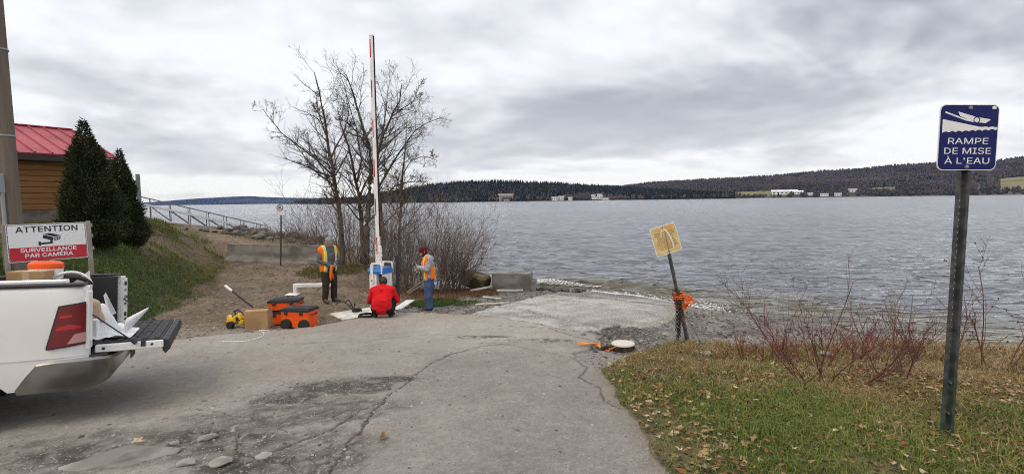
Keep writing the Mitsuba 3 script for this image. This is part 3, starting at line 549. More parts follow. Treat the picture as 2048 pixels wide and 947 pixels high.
for i in range(46):  # riprap below the bank, towards the lake
    x, y = -17.5 + 7.0 * (i / 46) + r_.normal() * 0.25, 27.5 + r_.uniform(0, 4.0); s = r_.uniform(0.16, 0.38)
    if i % 4 == 0: y = 26.5 + r_.uniform(0, 1)
    M = rotz(r_.uniform(0, 6), (x, y, gz(x, y) + s * 0.25))
    solo('riprap_rock', 'grey rock of the loose riprap slope below the gangway', 'rock', turned(boulder(s, 100 + i), M), 'm_rock_mid', group='riprap rocks below the gangway', smooth=35)
for i in range(22):  # dark stones spilling from the concrete block to the wave
    t = i / 22; x, y = 0.9 + 1.6 * t + r_.normal() * 0.22, 17.7 - 0.9 * t + r_.normal() * 0.3; s = r_.uniform(0.06, 0.17)
    solo('shore_stone', 'dark wet stone lying beside the concrete block at the waterline', 'stone', turned(boulder(s, 200 + i, sub=1), rotz(r_.uniform(0, 6), (x, y, gz(x, y) + s * 0.3))), 'm_rock_dark', group='dark stones beside the concrete block', smooth=35)
for i in range(26):  # stones along the right-hand beach
    x = 5.6 + 6.5 * (i / 26) + r_.normal() * 0.2; y = shore(x) - 0.5 + r_.normal() * 0.28; s = r_.uniform(0.05, 0.15)
    y += 0.15
    solo('beach_stone', 'dark stone at the water edge of the right-hand beach', 'stone', turned(boulder(s, 300 + i, sub=1), rotz(r_.uniform(0, 6), (x, y, max(gz(x, y), LAKE - 0.05) + s * 0.25))), 'm_rock_dark', group='dark stones along the right beach', smooth=35)
for i in range(14):
    x, y = 1.2 + r_.uniform(0, 2.2), 7.7 + r_.uniform(0, 1.6); s = r_.uniform(0.04, 0.085)
    solo('gravel_stone', 'fist-sized stone in the dark gravel behind the stump', 'stone', turned(boulder(s, 400 + i, sub=1), rotz(r_.uniform(0, 6), (x, y, gz(x, y) + s * 0.3))), 'm_rock', group='stones in the gravel behind the stump', smooth=35)
solo('flat_rock', 'large flat grey slab of stone in the pothole at the lower left corner', 'rock', turned(boulder((0.40, 0.15, 0.10), 71, 0.8, 4), rotz(0.38, (-3.02, 3.72, gz(-3.0, 3.75) + 0.03))), 'm_rock', smooth=35)
for x, y, s, lab in ((-2.62, 4.12, 0.085, 'small grey stone above the flat slab in the nearest pothole'), (-2.82, 4.02, 0.05, 'pebble left of the small grey stone in the nearest pothole'), (-2.2, 3.62, 0.09, 'rounded paving lump at the bottom edge right of the flat slab'), (-2.45, 3.60, 0.07, 'smaller rounded lump at the bottom edge next to the flat slab'), (-1.95, 3.75, 0.07, 'pale lump of broken asphalt right of the rounded lumps')):
    solo('loose_stone', lab, 'stone', turned(boulder((s, s * 0.75, s * 0.6), int(s * 1000) + int(x * -50), 0.7), rotz(0.5, (x, y, gz(x, y) + s * 0.2))), 'm_rock', smooth=35)
for x, y, s, lab in ((2.78, 7.05, 0.10, 'flat grey stone on the lawn in front of the leaning sign'), (4.45, 7.0, 0.12, 'pale stone among the red twigs behind the lawn'), (4.05, 6.0, 0.07, 'small white stone lying in the leaves left of the red shrub')):
    solo('lawn_stone', lab, 'stone', turned(boulder((s, s * 0.8, s * 0.5), int(s * 900), 0.6), rotz(0.3, (x, y, gz(x, y) + 0.045))), 'm_rock', smooth=35)
solo('brown_boulder', 'big squared brown boulder at the right foot of the thicket', 'rock', turned(trimesh.Trimesh(*cat(box(1.0, 0.7, 0.52, ch=0.09)), process=False).subdivide().subdivide(), rotz(-0.5, (-1.36, 18.2, -1.24)) @ trimesh.transformations.rotation_matrix(0.22, [0, 1, 0])), 'm_rock_brown', smooth=35)

# fallen leaves
def leaf(size, seed, big=True):
    r = np.random.default_rng(seed); k = 12 if big else 6; a = np.arange(k) * 2 * np.pi / k
    rad_ = size * (0.55 + 0.45 * (np.arange(k) % 2 == 0)) * r.uniform(0.75, 1.15, k) * (1 + 0.35 * np.cos(a))
    z = size * (0.30 * np.abs(np.sin(a + r.uniform(0, 3))) * r.uniform(0.4, 1.6) + r.uniform(-0.06, 0.2, k))
    v = np.vstack([[0, 0, 0], np.stack([rad_ * np.cos(a), rad_ * np.sin(a) * 0.75, z], 1)]); j = np.arange(k)
    return v, np.stack([0 * j, 1 + j, 1 + (j + 1) % k], 1)
def leaf_at(x, y, size, seed, lift=0.02, big=True):
    r = np.random.default_rng(seed + 9000); M = rotz(r.uniform(0, 6.3), (x, y, gz(x, y) + lift)) @ trimesh.transformations.rotation_matrix(r.normal() * 0.35, r.normal(size=3))
    return turned(leaf(size, seed, big), M)
LEAFC = [('m_leaf_tan', (0.36, 0.245, 0.13), 'pale tan'), ('m_leaf_brown', (0.20, 0.115, 0.055), 'brown'), ('m_leaf_buff', (0.47, 0.39, 0.27), 'buff'), ('m_leaf_rust', (0.27, 0.12, 0.05), 'rusty')]
for k_, c_, _ in LEAFC: mat(k_, c_, 0.8, spec=0.2)
def litter_density(x, y): return np.clip(0.035 + 1.0 * np.exp(-((y - 5.6 + 0.05 * x) / 0.75) ** 2) * smooth01(1.7, 2.6, x) * smooth01(0.3, 0.55, nz(x, y, 1.3, 402)) + 0.55 * np.exp(-((x - 1.35 - 0.02 * y) / 0.28) ** 2) + 0.18 * smooth01(4.2, 6, x) * smooth01(6.8, 5.5, y) + 0.25 * smooth01(0.5, 0.7, nz(x, y, 1.1, 401)), 0, 1)
P = scatter(22000, 1.05, 10, 2.6, 8.2, [2], 405, litter_density)
order = np.argsort(np.hypot(P[:, 0], P[:, 1])); P = P[order]; big, rest = P[3:1200:5][:150], np.delete(P, np.arange(3, 1200, 5)[:150], 0)
for i, (x, y) in enumerate(big):
    k_, _, nm = LEAFC[[0, 0, 2, 1, 0, 2, 3, 0, 1, 2][i % 10]]
    solo('fallen_leaf', f'{nm} fallen leaf lying in the near grass of the lawn', 'leaf', leaf_at(x, y, 0.022 + 0.028 * ((i * 37) % 10) / 10, i, 0.03), k_, group=f'{nm} fallen leaves on the lawn')
r_ = np.random.default_rng(8); mb = MB()
for i, (x, y) in enumerate(rest[:7000]):
    c_ = np.asarray(LEAFC[r_.choice([0, 0, 1, 2, 3])][1]) * r_.uniform(0.6, 1.1); m = leaf_at(x, y, r_.uniform(0.016, 0.045), 5000 + i, r_.uniform(0.0, 0.045), False); mb.add(m.vertices, m.faces, c_)
put('leaf_litter', mb, 'm_vc', kind='stuff', label='dry brown leaf litter lying over the lawn and under the red shrubs')
P = scatter(2600, -12, -3.5, 12, 21, [5, 3], 407, lambda x, y: 0.25 + 0.6 * np.exp(-((y - 20.3) / 1.2) ** 2)); mb = MB()
for i, (x, y) in enumerate(P):
    m = leaf_at(x, y, r_.uniform(0.03, 0.06), 15000 + i, 0.015, False); mb.add(m.vertices, m.faces, np.asarray((0.30, 0.215, 0.12)) * r_.uniform(0.5, 1.4))
put('ground_litter', mb, 'm_vc', kind='stuff', label='scattered dry leaves on the bare brown ground by the barrier')
solo('fallen_leaf', 'single yellow-brown leaf lying in the pothole left of the flat slab', 'leaf', leaf_at(-3.15, 4.02, 0.06, 77, 0.03), 'm_leaf_buff')
solo('fallen_leaf', 'orange-brown crushed leaf lying alone on the middle of the road', 'leaf', leaf_at(-1.10, 4.05, 0.055, 78, 0.02), 'm_leaf_rust')

# leafless trees and shrubs
def shoot(mb, p, d, length, r, level, R, spread=0.75, up=0.25, nchild=(7, 5, 3), sides=(6, 4, 3, 3), wob=0.16, buds=None, start=0.15):
    n = max(3, int(4 + 4 * (level == 0))); q = [np.asarray(p, float)]; d = np.asarray(d, float) / np.linalg.norm(d)
    for i in range(n):
        d = d + R.normal(size=3) * wob + np.array([0, 0, up / n]); d /= np.linalg.norm(d); q.append(q[-1] + d * length / n)
    q = np.array(q); rr = np.linspace(r, r * 0.35, n + 1); mb.tube(q, rr, sides[min(level, 3)], None) if level < 2 else mb.add(*tube(q, rr, 3, False))
    branch(mb, q, rr, length, level, R, spread, up, nchild, sides, wob, buds, start)
minr = 0.003
def branch(mb, q, rr, length, level, R, spread, up, nchild, sides, wob, buds, start):
    if level >= len(nchild):
        if buds is not None and R.uniform() < budp:
            for w in (q[-1], q[len(q) // 2]):
                s = R.uniform(0.007, 0.014); o = np.array([[0, 0, 1.8], [1, 0, 0], [-0.5, 0.9, 0], [-0.5, -0.9, 0], [0, 0, -1.0]]) * s
                buds.add(w + o, np.array([[0, 1, 2], [0, 2, 3], [0, 3, 1], [4, 2, 1], [4, 3, 2], [4, 1, 3]]))
        return
    m = nchild[level]; m = max(1, int(round(m * R.uniform(0.7, 1.3))))
    for t in np.sort(R.uniform(start, 1.0, m)):
        k = min(int(t * (len(q) - 1)), len(q) - 2); u = t * (len(q) - 1) - k; p = q[k] * (1 - u) + q[k + 1] * u; ax = q[k + 1] - q[k]; ax /= np.linalg.norm(ax)
        s = R.normal(size=3); s -= ax * (s @ ax); s /= np.linalg.norm(s); d = ax * R.uniform(0.5, 1.0) + s * spread * R.uniform(0.7, 1.4)
        shoot(mb, p, d, length * R.uniform(0.36, 0.66) * (1.1 - 0.5 * t), max(rr[k] * R.uniform(0.4, 0.6), minr), level + 1, R, spread, up, nchild, sides, wob, buds, 0.15)
mat('m_bark', None, 0.9, spec=0.15, tex=worn((0.045, 0.038, 0.032), (0.12, 0.10, 0.085), 9, z=0.3), bump=lambda p, n, uv: FB(p.x * 30, p.y * 30, p.z * 7), scale=0.02, eps=0.003)
mat('m_twig', (0.075, 0.060, 0.050), 0.9, spec=0.15); mat('m_bud', (0.10, 0.075, 0.055), 0.9, spec=0.1)
mat('m_shrub', (0.165, 0.138, 0.118), 0.9, spec=0.15); mat('m_shrub_brown', (0.14, 0.098, 0.078), 0.9, spec=0.15); mat('m_red_twig', (0.17, 0.052, 0.045), 0.7, spec=0.25); mat('m_red_dark', (0.115, 0.05, 0.044), 0.8, spec=0.2)
budp = 0.45
minr = 0.0052
U2 = 0.02  # limbs below are in units of 2 cm: (across, up) from the trunk's foot
def bare_tree(label, x, y, trunk, limbs, r0, seed):
    R = np.random.default_rng(seed); t = thing('bare_tree', label, 'tree', 'leafless trees behind the gate') ; z = gz(x, y) - 0.05
    tr, cr, bd = MB(), MB(), MB()
    def path(pts, y0, drift):
        p = np.array([(x + a * U2, 0, z + b * U2) for a, b in pts]); s = np.cumsum(np.r_[0, np.linalg.norm(np.diff(p, axis=0), axis=1)])
        k = np.linspace(0, s[-1], max(5, int(s[-1] / 0.22))); w = np.stack([np.interp(k, s, p[:, i]) for i in range(3)], 1)
        w[:, 1] = y0 + drift * k / s[-1]; w[1:] += np.cumsum(R.normal(size=(len(w) - 1, 3)) * 0.012, 0); return w, s[-1]
    w, L = path(trunk, y, R.normal() * 0.5); rr = np.interp(np.linspace(0, 1, len(w)), [0, 0.05, 1], [r0 * 1.05, r0 * 0.84, r0 * 0.13])
    tr.tube(w, rr, 9); allw = w
    branch(cr, w, rr * 0.8, L * 0.50, 0, R, 0.8, 0.25, (22, 7, 3), (5, 4, 3, 3), 0.13, bd, 0.22)
    for lb in limbs:
        st = np.array([x + lb[0][0] * U2, z + lb[0][1] * U2]); k = np.argmin((allw[:, 0] - st[0]) ** 2 + (allw[:, 2] - st[1]) ** 2)
        w2, L2 = path(lb, allw[k, 1], R.normal() * 0.9); w2[0] = allw[k]; r2 = np.linspace(max(rr[min(k, len(rr) - 1)] * 0.62, 0.02), 0.010, len(w2))
        cr.tube(w2, r2, 6); branch(cr, w2, r2, L2 * 0.54, 0, R, 0.8, 0.3, (17, 7, 3), (5, 4, 3, 3), 0.13, bd, 0.08)
    put('trunk', tr, 'm_bark', t, smooth=True); put('crown', cr, 'm_twig', t); put('bud', bd, 'm_bud', t, kind='stuff')
bare_tree('leftmost leafless tree, with the long limb reaching out left', -6.85, 20.0, [(0, 0), (-2, 90), (-10, 180), (-20, 250), (-27, 310), (-34, 350), (-42, 385)],
          [[(-10, 180), (-42, 215), (-72, 240), (-98, 262), (-118, 292), (-124, 302)], [(-20, 250), (-42, 290), (-60, 325), (-67, 352)], [(-8, 160), (-32, 180), (-57, 200), (-84, 212)], [(-16, 220), (8, 270), (14, 310), (4, 345)]], 0.135, 1)
bare_tree('second leafless tree from the left, close to the first trunk', -6.2, 20.6, [(0, 0), (-2, 90), (-6, 150), (-18, 210), (-28, 260), (-40, 295), (-46, 330)],
          [[(-6, 170), (6, 220), (0, 280), (-10, 320), (-18, 360), (-28, 398)], [(-5, 140), (18, 190), (30, 240), (26, 290)]], 0.12, 2)
bare_tree('leafless tree with the thick trunk just left of the barrier arm', -5.75, 19.6, [(0, 0), (3, 90), (7, 180), (5, 240), (-7, 280), (-19, 320), (-30, 360), (-43, 392)],
          [[(7, 180), (22, 240), (30, 300), (33, 350), (40, 378)], [(6, 230), (-18, 262), (-40, 285), (-55, 300)]], 0.15, 3)
bare_tree('leafless tree just right of the barrier arm, limbs spreading right', -5.15, 19.9, [(0, 0), (2, 80), (0, 150), (-2, 210), (12, 260), (27, 295), (47, 330), (53, 362)],
          [[(0, 170), (17, 210), (32, 240), (62, 285), (92, 305), (112, 314)], [(30, 300), (60, 312), (84, 318), (100, 340)], [(0, 140), (30, 170), (58, 178), (92, 176)]], 0.125, 4)
bare_tree('rightmost slender leafless tree of the group', -4.6, 20.4, [(0, 0), (0, 80), (9, 150), (14, 210), (20, 270), (27, 320)], [[(8, 140), (38, 170), (80, 180)], [(12, 200), (40, 230), (70, 235), (92, 225)]], 0.085, 5)

def shrub(label, x, y, n, h, spread, r, bsdf, seed, group=None, bias=(0, 0), nchild=(6, 3), foot=0.35, budmat=None, name='bare_shrub', up=0.35, wob=0.10, lo=0.55):
    R = np.random.default_rng(seed); mb, bd = MB(), MB()
    for i in range(n):
        a = R.uniform(0, 6.3); k = R.uniform(0, 1) ** 0.6; px_, py_ = x + foot * k * math.cos(a), y + foot * k * math.sin(a)
        d = np.array([spread * k * math.cos(a) + bias[0] + 0.12 * R.normal(), spread * k * math.sin(a) + bias[1] + 0.12 * R.normal(), 1.0])
        shoot(mb, (px_, py_, gz(px_, py_) - 0.04), d, h * R.uniform(lo, 1.08), r * R.uniform(0.6, 1.2), 1, R, 0.5, up, (0,) + nchild, (5, 4, 3, 3), wob, bd if budmat else None)
    if budmat:
        t = thing(name, label, 'shrub', group); put('branch', mb, bsdf, t); put('bud', bd, budmat, t, kind='stuff')
    else: solo(name, label, 'shrub', mb, bsdf, group=group)
tg = 'leafless thicket stems by the lake'
tl = 'leafless grey-brown shrub of the thicket behind the workers'
for i, (x, y, n, h, sp, bx) in enumerate(((-7.9, 21.6, 13, 2.6, 0.7, -0.2), (-6.9, 21.0, 14, 2.8, 0.6, -0.1), (-8.8, 22.4, 12, 2.7, 0.8, -0.3), (-5.8, 19.0, 14, 2.5, 0.5, 0), (-4.9, 17.8, 18, 2.5, 0.5, 0), (-4.3, 17.6, 18, 2.6, 0.5, 0.05),
                                          (-3.8, 18.2, 20, 2.6, 0.5, 0.1), (-3.3, 17.2, 22, 2.5, 0.55, 0.1), (-2.7, 17.6, 24, 2.6, 0.6, 0.12), (-2.4, 16.8, 26, 2.3, 0.65, 0.15), (-2.05, 17.4, 28, 2.1, 0.65, 0.18), (-4.0, 16.6, 14, 2.0, 0.6, 0), (-2.0, 16.9, 22, 1.7, 0.7, 0.18))):
    shrub(tl if i < 9 else 'leafless shrub of the dense fan of stems right of the workers', x, y, int(n * 0.9), h * 1.18, sp, 0.014, 'm_shrub' if i % 3 else 'm_shrub_brown', 500 + i, tg if i < 9 else 'dense stems at the right end of the thicket', (bx, 0))
for i, (x0, y0, x1, y1, z1, r) in enumerate(((-3.4, 15.9, -1.0, 17.4, 1.35, 0.035), (-3.3, 15.6, -2.0, 16.4, 0.55, 0.03))):
    z0 = gz(x0, y0); k = np.linspace(0, 1, 9); w = np.stack([x0 + (x1 - x0) * k, y0 + (y1 - y0) * k, z0 + 0.1 + z1 * k + 0.06 * np.sin(k * 5)], 1); mb = MB(); mb.tube(w, np.linspace(r, r * 0.4, 9), 6)
    branch(mb, w, np.linspace(r, r * 0.4, 9), 1.2, 1, np.random.default_rng(i), 0.6, 0.2, (0, 6, 3), (5, 4, 3, 3), 0.12, None, 0.4)
    solo('leaning_trunk', ('longer bare grey trunk leaning right across the thicket', 'shorter bare grey trunk leaning low behind the right worker')[i], 'tree', mb, 'm_shrub')
for i in range(9):
    shrub('low reddish leafless shrub behind the concrete barrier', -13.6 + 0.75 * i, 27.5 + 0.5 * (i % 3), 18, 0.85, 0.8, 0.010, 'm_red_dark' if i % 3 else 'm_shrub_brown', 600 + i, 'low red shrubs behind the barrier', nchild=(5, 2), foot=0.6)
minr = 0.003
# red-twigged dogwood at the edge of the lawn
dl = [(3.30, 5.55, 7, 1.25, 0.9, -0.45, 'm_red_dark', 'tall red-stemmed shrub with long bare rods, nearest the leaning sign'), (3.75, 5.60, 6, 1.15, 0.8, 0.15, 'm_red_dark', 'red-stemmed shrub second from the leaning sign'),
      (4.45, 5.55, 6, 0.95, 0.9, 0.0, 'm_red_dark', 'red-stemmed shrub just left of the blue sign post'), (5.25, 6.1, 6, 0.95, 0.8, 0.1, 'm_red_dark', 'red-stemmed shrub right behind the blue sign post'), (4.0, 6.6, 9, 0.75, 1.0, 0.0, 'm_red_twig', 'bright red twiggy shrub at the beach edge behind the nearest red shrub'),
      (3.3, 6.9, 13, 0.50, 1.2, 0.0, 'm_red_twig', 'lowest bright red twigs left of the dogwoods'), (4.8, 6.9, 11, 0.6, 1.1, 0.0, 'm_red_twig', 'bright red twiggy shrub at the beach in line with the blue sign post'), (5.7, 7.0, 12, 0.6, 1.0, 0.0, 'm_red_dark', 'low dark red shrub at the beach right of the blue sign post'), (3.9, 7.3, 14, 0.45, 1.2, 0, 'm_red_twig', 'low red twigs nearest the beach gravel')]
for i, (x, y, n, h, sp, bx, b_, lab) in enumerate(dl): shrub(lab, x, y, n, h, sp, 0.0085, b_, 700 + i, None, (bx, 0), nchild=(5, 3) if n < 11 else (5, 2), foot=0.22, name='dogwood_shrub', wob=0.13, lo=0.5)
shrub('tall budding bare shrub at the right edge of the picture', 6.05, 6.05, 7, 1.35, 0.55, 0.011, 'm_red_dark', 801, None, (0.12, 0), nchild=(6, 3), foot=0.2, budmat='m_bud', name='budding_shrub')
shrub('thin grey bare shrub behind the blue sign post to its right', 5.15, 6.9, 7, 0.95, 0.6, 0.008, 'm_shrub', 802, None, (0, 0), nchild=(6, 3), foot=0.3)
for i, (x, y, h, bx) in enumerate(((4.2, 7.6, 1.15, 0.05), (4.6, 7.7, 0.8, 0.5), (3.0, 7.75, 0.9, -0.6))): shrub(('single upright grey rod standing before the water', 'grey rod leaning right before the water', 'grey twig leaning left over the beach')[i], x, y, 2, h, 0.3, 0.007, 'm_shrub', 810 + i, None, (bx, 0), nchild=(4, 2), foot=0.05, name='bare_sapling')

# two cedars on the bank
mat('m_cedar', None, 0.9, spec=0.12, tex=VC)
def cedar(label, x, y, H, prof, n, seed):
    R = np.random.default_rng(seed); t = thing('cedar', label, 'tree'); z = gz(x, y) - 0.05
    put('trunk', MB().tube([(x, y, z - 0.1), (x, y, z + H * 0.5), (x + 0.03, y, z + H * 0.97)], [0.07, 0.045, 0.006], 7), 'm_bark', t, smooth=True)
    u = R.uniform(0.0, 1, n) ** 1.15; u = u[R.uniform(size=n) > 0.82 * smooth01(0.70, 0.92, u)]; n = len(u); a = R.uniform(0, 2 * np.pi, n); hs, ws = zip(*prof)
    clump = 0.36 + 1.25 * meshkit.fbm(np.stack([np.cos(a) * 1.7, np.sin(a) * 1.7, u * 8], -1), 4, seed)
    spike = R.uniform(size=n) < 0.06; clump = clump * np.where(spike, R.uniform(1.0, 1.25, n), 1)
    k = np.clip(R.uniform(0, 1, n) ** 0.35, 0, 1); rad_ = np.interp(u, hs, ws) * clump * k
    c = np.stack([x + rad_ * np.cos(a), y + rad_ * np.sin(a), z + H * u + 0.05 * R.normal(size=n)], -1)
    out = np.stack([np.cos(a), np.sin(a), R.uniform(0.1, 1.3, n)], -1) + 0.45 * R.normal(size=(n, 3)); out /= np.linalg.norm(out, axis=1, keepdims=True)
    sd = np.cross(out, R.normal(size=(n, 3))); sd /= np.linalg.norm(sd, axis=1, keepdims=True); L = R.uniform(0.03, 0.085, n)[:, None] * (1 - 0.25 * u[:, None])
    v = np.stack([c - sd * L * 0.08, c + sd * L * 0.08, c + out * L * 0.6 + sd * L * 0.17, c + out * L * 1.4, c + out * L * 0.6 - sd * L * 0.17], 1).reshape(-1, 3)
    f = (np.array([[0, 1, 2], [0, 2, 4], [4, 2, 3]])[None] + (np.arange(n) * 5)[:, None, None]).reshape(-1, 3)
    tcol = np.clip(R.uniform(0, 1, n) * 0.6 + 0.6 * (clump - 0.9), 0, 1); tcol[R.uniform(size=n) < 0.02] = 1.8
    put('crown', (v, f), 'm_cedar', t, color=np.repeat(cmix((0.020, 0.028, 0.013), (0.075, 0.085, 0.036), tcol), 5, 0))
cedar('larger dark cedar in front of the red-roofed cabin', -10.1, 12.0, 2.92, ((0, 0.52), (0.08, 0.66), (0.25, 0.60), (0.5, 0.47), (0.70, 0.34), (0.80, 0.24), (0.88, 0.15), (0.95, 0.09), (1, 0.03)), 46000, 5)
cedar('smaller dark cedar right of the larger one', -10.85, 14.0, 2.58, ((0, 0.42), (0.10, 0.50), (0.3, 0.44), (0.55, 0.33), (0.72, 0.24), (0.82, 0.16), (0.92, 0.09), (1, 0.03)), 34000, 6)

# ------------------------------------------------------------------ paints and cloths
mat('m_white_paint', None, 0.35, spec=0.5, coat=0.2, tex=worn((0.70, 0.70, 0.69), (0.78, 0.78, 0.77), 6)); mat('m_black_plastic', (0.022, 0.022, 0.024), 0.55); mat('m_black_rubber', (0.018, 0.018, 0.018), 0.8)
mat('m_red_tape', (0.50, 0.02, 0.03), 0.4); mat('m_blue_paint', (0.02, 0.17, 0.52), 0.35); mat('m_steel', None, 0.45, metal=0.8, tex=worn((0.28, 0.29, 0.30), (0.42, 0.43, 0.44), 12)); mat('m_green_led', (0.02, 0.5, 0.15), 0.4)
mat('m_concrete', None, 0.9, spec=0.2, tex=mikit.proc(lambda p, n, uv: MIX((0.12, 0.115, 0.105), (0.225, 0.215, 0.195), SS(0.3, 0.7, FB(p.x * 2.2, p.y * 2.2, p.z * 3.5))) * (0.85 + 0.3 * N(p.x * 30, p.y * 30, p.z * 30))), bump=lambda p, n, uv: FB(p.x * 18, p.y * 18, p.z * 18, octaves=4), scale=0.012, eps=0.003)
mat('m_concrete_new', None, 0.85, spec=0.2, tex=worn((0.44, 0.43, 0.40), (0.56, 0.55, 0.52), 7), bump=lambda p, n, uv: FB(p.x * 30, p.y * 30, p.z * 30), scale=0.004, eps=0.003)
mat('m_orange_plastic', None, 0.45, spec=0.4, tex=worn((0.82, 0.10, 0.012), (0.88, 0.13, 0.018), 5)); mat('m_cardboard', None, 0.85, spec=0.15, tex=worn((0.33, 0.205, 0.105), (0.40, 0.26, 0.14), 4)); mat('m_yellow', (0.70, 0.42, 0.02), 0.45)
mat('m_hi_orange', (0.85, 0.17, 0.02), 0.75, spec=0.2); mat('m_hi_yellow', (0.75, 0.78, 0.05), 0.6, spec=0.3); mat('m_silver_tape', (0.45, 0.46, 0.47), 0.4)
def cloth(name, c, s=60): mat(name, None, 0.95, spec=0.1, sheen=0.3, tex=worn(tuple(np.array(c) * 0.92), tuple(np.array(c) * 1.08), 9), bump=lambda p, n, uv: FB(p.x * 11, p.y * 11, p.z * 8, octaves=4), scale=0.05, eps=0.003)
cloth('m_grey_hoodie', (0.115, 0.118, 0.125)); cloth('m_pale_hood', (0.24, 0.24, 0.245)); cloth('m_light_hoodie', (0.33, 0.335, 0.36)); cloth('m_red_hoodie', (0.60, 0.015, 0.02)); cloth('m_work_trousers', (0.045, 0.036, 0.030)); cloth('m_jeans', (0.055, 0.095, 0.19)); cloth('m_black_cloth', (0.02, 0.018, 0.018)); cloth('m_maroon_knit', (0.10, 0.016, 0.025))
mat('m_skin', (0.42, 0.25, 0.175), 0.55, spec=0.35); mat('m_hair', (0.018, 0.014, 0.012), 0.6); mat('m_boot', (0.085, 0.055, 0.032), 0.7); mat('m_boot_black', (0.016, 0.015, 0.015), 0.6); mat('m_eye', (0.02, 0.015, 0.012), 0.2); mat('m_glove', (0.10, 0.035, 0.03), 0.8)

# ------------------------------------------------------------------ people
MF = manifold3d.Manifold
def sph(c, r): return MF.sphere(float(r), 20).translate([float(x) for x in c])
def hullof(*cr): return MF.batch_hull([sph(c, r) for c, r in cr])
def fuse(parts): return MF.batch_boolean(parts, manifold3d.OpType.Add)
def skinned(m, edge=0.022, it=10):
    q = m.refine_to_length(edge).to_mesh(); t = trimesh.Trimesh(q.vert_properties[:, :3], q.tri_verts, process=True); trimesh.smoothing.filter_taubin(t, lamb=0.5, nu=0.53, iterations=it); return t
def folded(m, amp=0.034, edge=0.022, it=10):
    t = skinned(m, edge, it); v = np.array(t.vertices); n = np.array(t.vertex_normals); w = meshkit.fbm(v * [9, 9, 15] + 1.7 * meshkit.fbm(v * 6, 2, 3)[:, None], 3, 9) - 0.5
    return trimesh.Trimesh(v + n * (w * amp)[:, None], t.faces, process=False)
def chain(pts, rs): return [hullof((pts[i], rs[i]), (pts[i + 1], rs[i + 1])) for i in range(len(pts) - 1)]
def hand(w, d, n, side, curl=0.6):
    """palm and five fingers: w wrist, d along the hand, n out of the palm, side +1/-1 for the thumb"""
    w, d, n = (np.asarray(q, float) for q in (w, d, n)); d /= np.linalg.norm(d); n = n - d * (n @ d); n /= np.linalg.norm(n); s = np.cross(d, n) * side
    out = [hullof((w, 0.024), (w + d * 0.075 + s * 0.028, 0.014), (w + d * 0.078 - s * 0.028, 0.014), (w + d * 0.03 + s * 0.026, 0.015))]
    for k, (o, L) in enumerate(((0.030, 0.070), (0.010, 0.080), (-0.010, 0.075), (-0.029, 0.058))):
        a = w + d * 0.080 + s * o; b = a + (d * math.cos(curl * 0.5) + n * math.sin(curl * 0.5)) * L * 0.5; c = b + (d * math.cos(curl * 1.5) + n * math.sin(curl * 1.5)) * L * 0.5; out += chain([a, b, c], [0.0095, 0.0085, 0.0075])
    a = w + d * 0.025 + s * 0.028; b = a + (d * 0.6 + s * 0.7 + n * 0.4) * 0.040; c = b + (d * 0.9 + s * 0.15 + n * 0.5) * 0.034; return out + chain([a, b, c], [0.012, 0.010, 0.0085])
def head(c, fwd, up):
    c, f, u = (np.asarray(q, float) for q in (c, fwd, up)); f /= np.linalg.norm(f); u = u - f * (u @ f); u /= np.linalg.norm(u); s = np.cross(f, u)
    P_ = lambda a, b, d: c + s * a + f * b + u * d
    out = [hullof((P_(0, -0.015, 0.035), 0.083), (P_(0, 0.022, 0.03), 0.075), (P_(0.018, 0.062, -0.075), 0.022), (P_(-0.018, 0.062, -0.075), 0.022), (P_(0.045, 0.03, -0.05), 0.022), (P_(-0.045, 0.03, -0.05), 0.022)),
           hullof((P_(0, 0.093, 0.012), 0.009), (P_(0, 0.108, -0.025), 0.013)), hullof((P_(0.02, 0.086, -0.052), 0.008), (P_(-0.02, 0.086, -0.052), 0.008)), hullof((P_(0.035, 0.085, 0.028), 0.009), (P_(-0.035, 0.085, 0.028), 0.009))]
    for k in (-1, 1): out.append(hullof((P_(k * 0.083, -0.008, 0.015), 0.013), (P_(k * 0.079, 0.0, -0.02), 0.010)))
    return out, [(P_(k * 0.031, 0.088, 0.012), 0.010) for k in (-1, 1)], P_
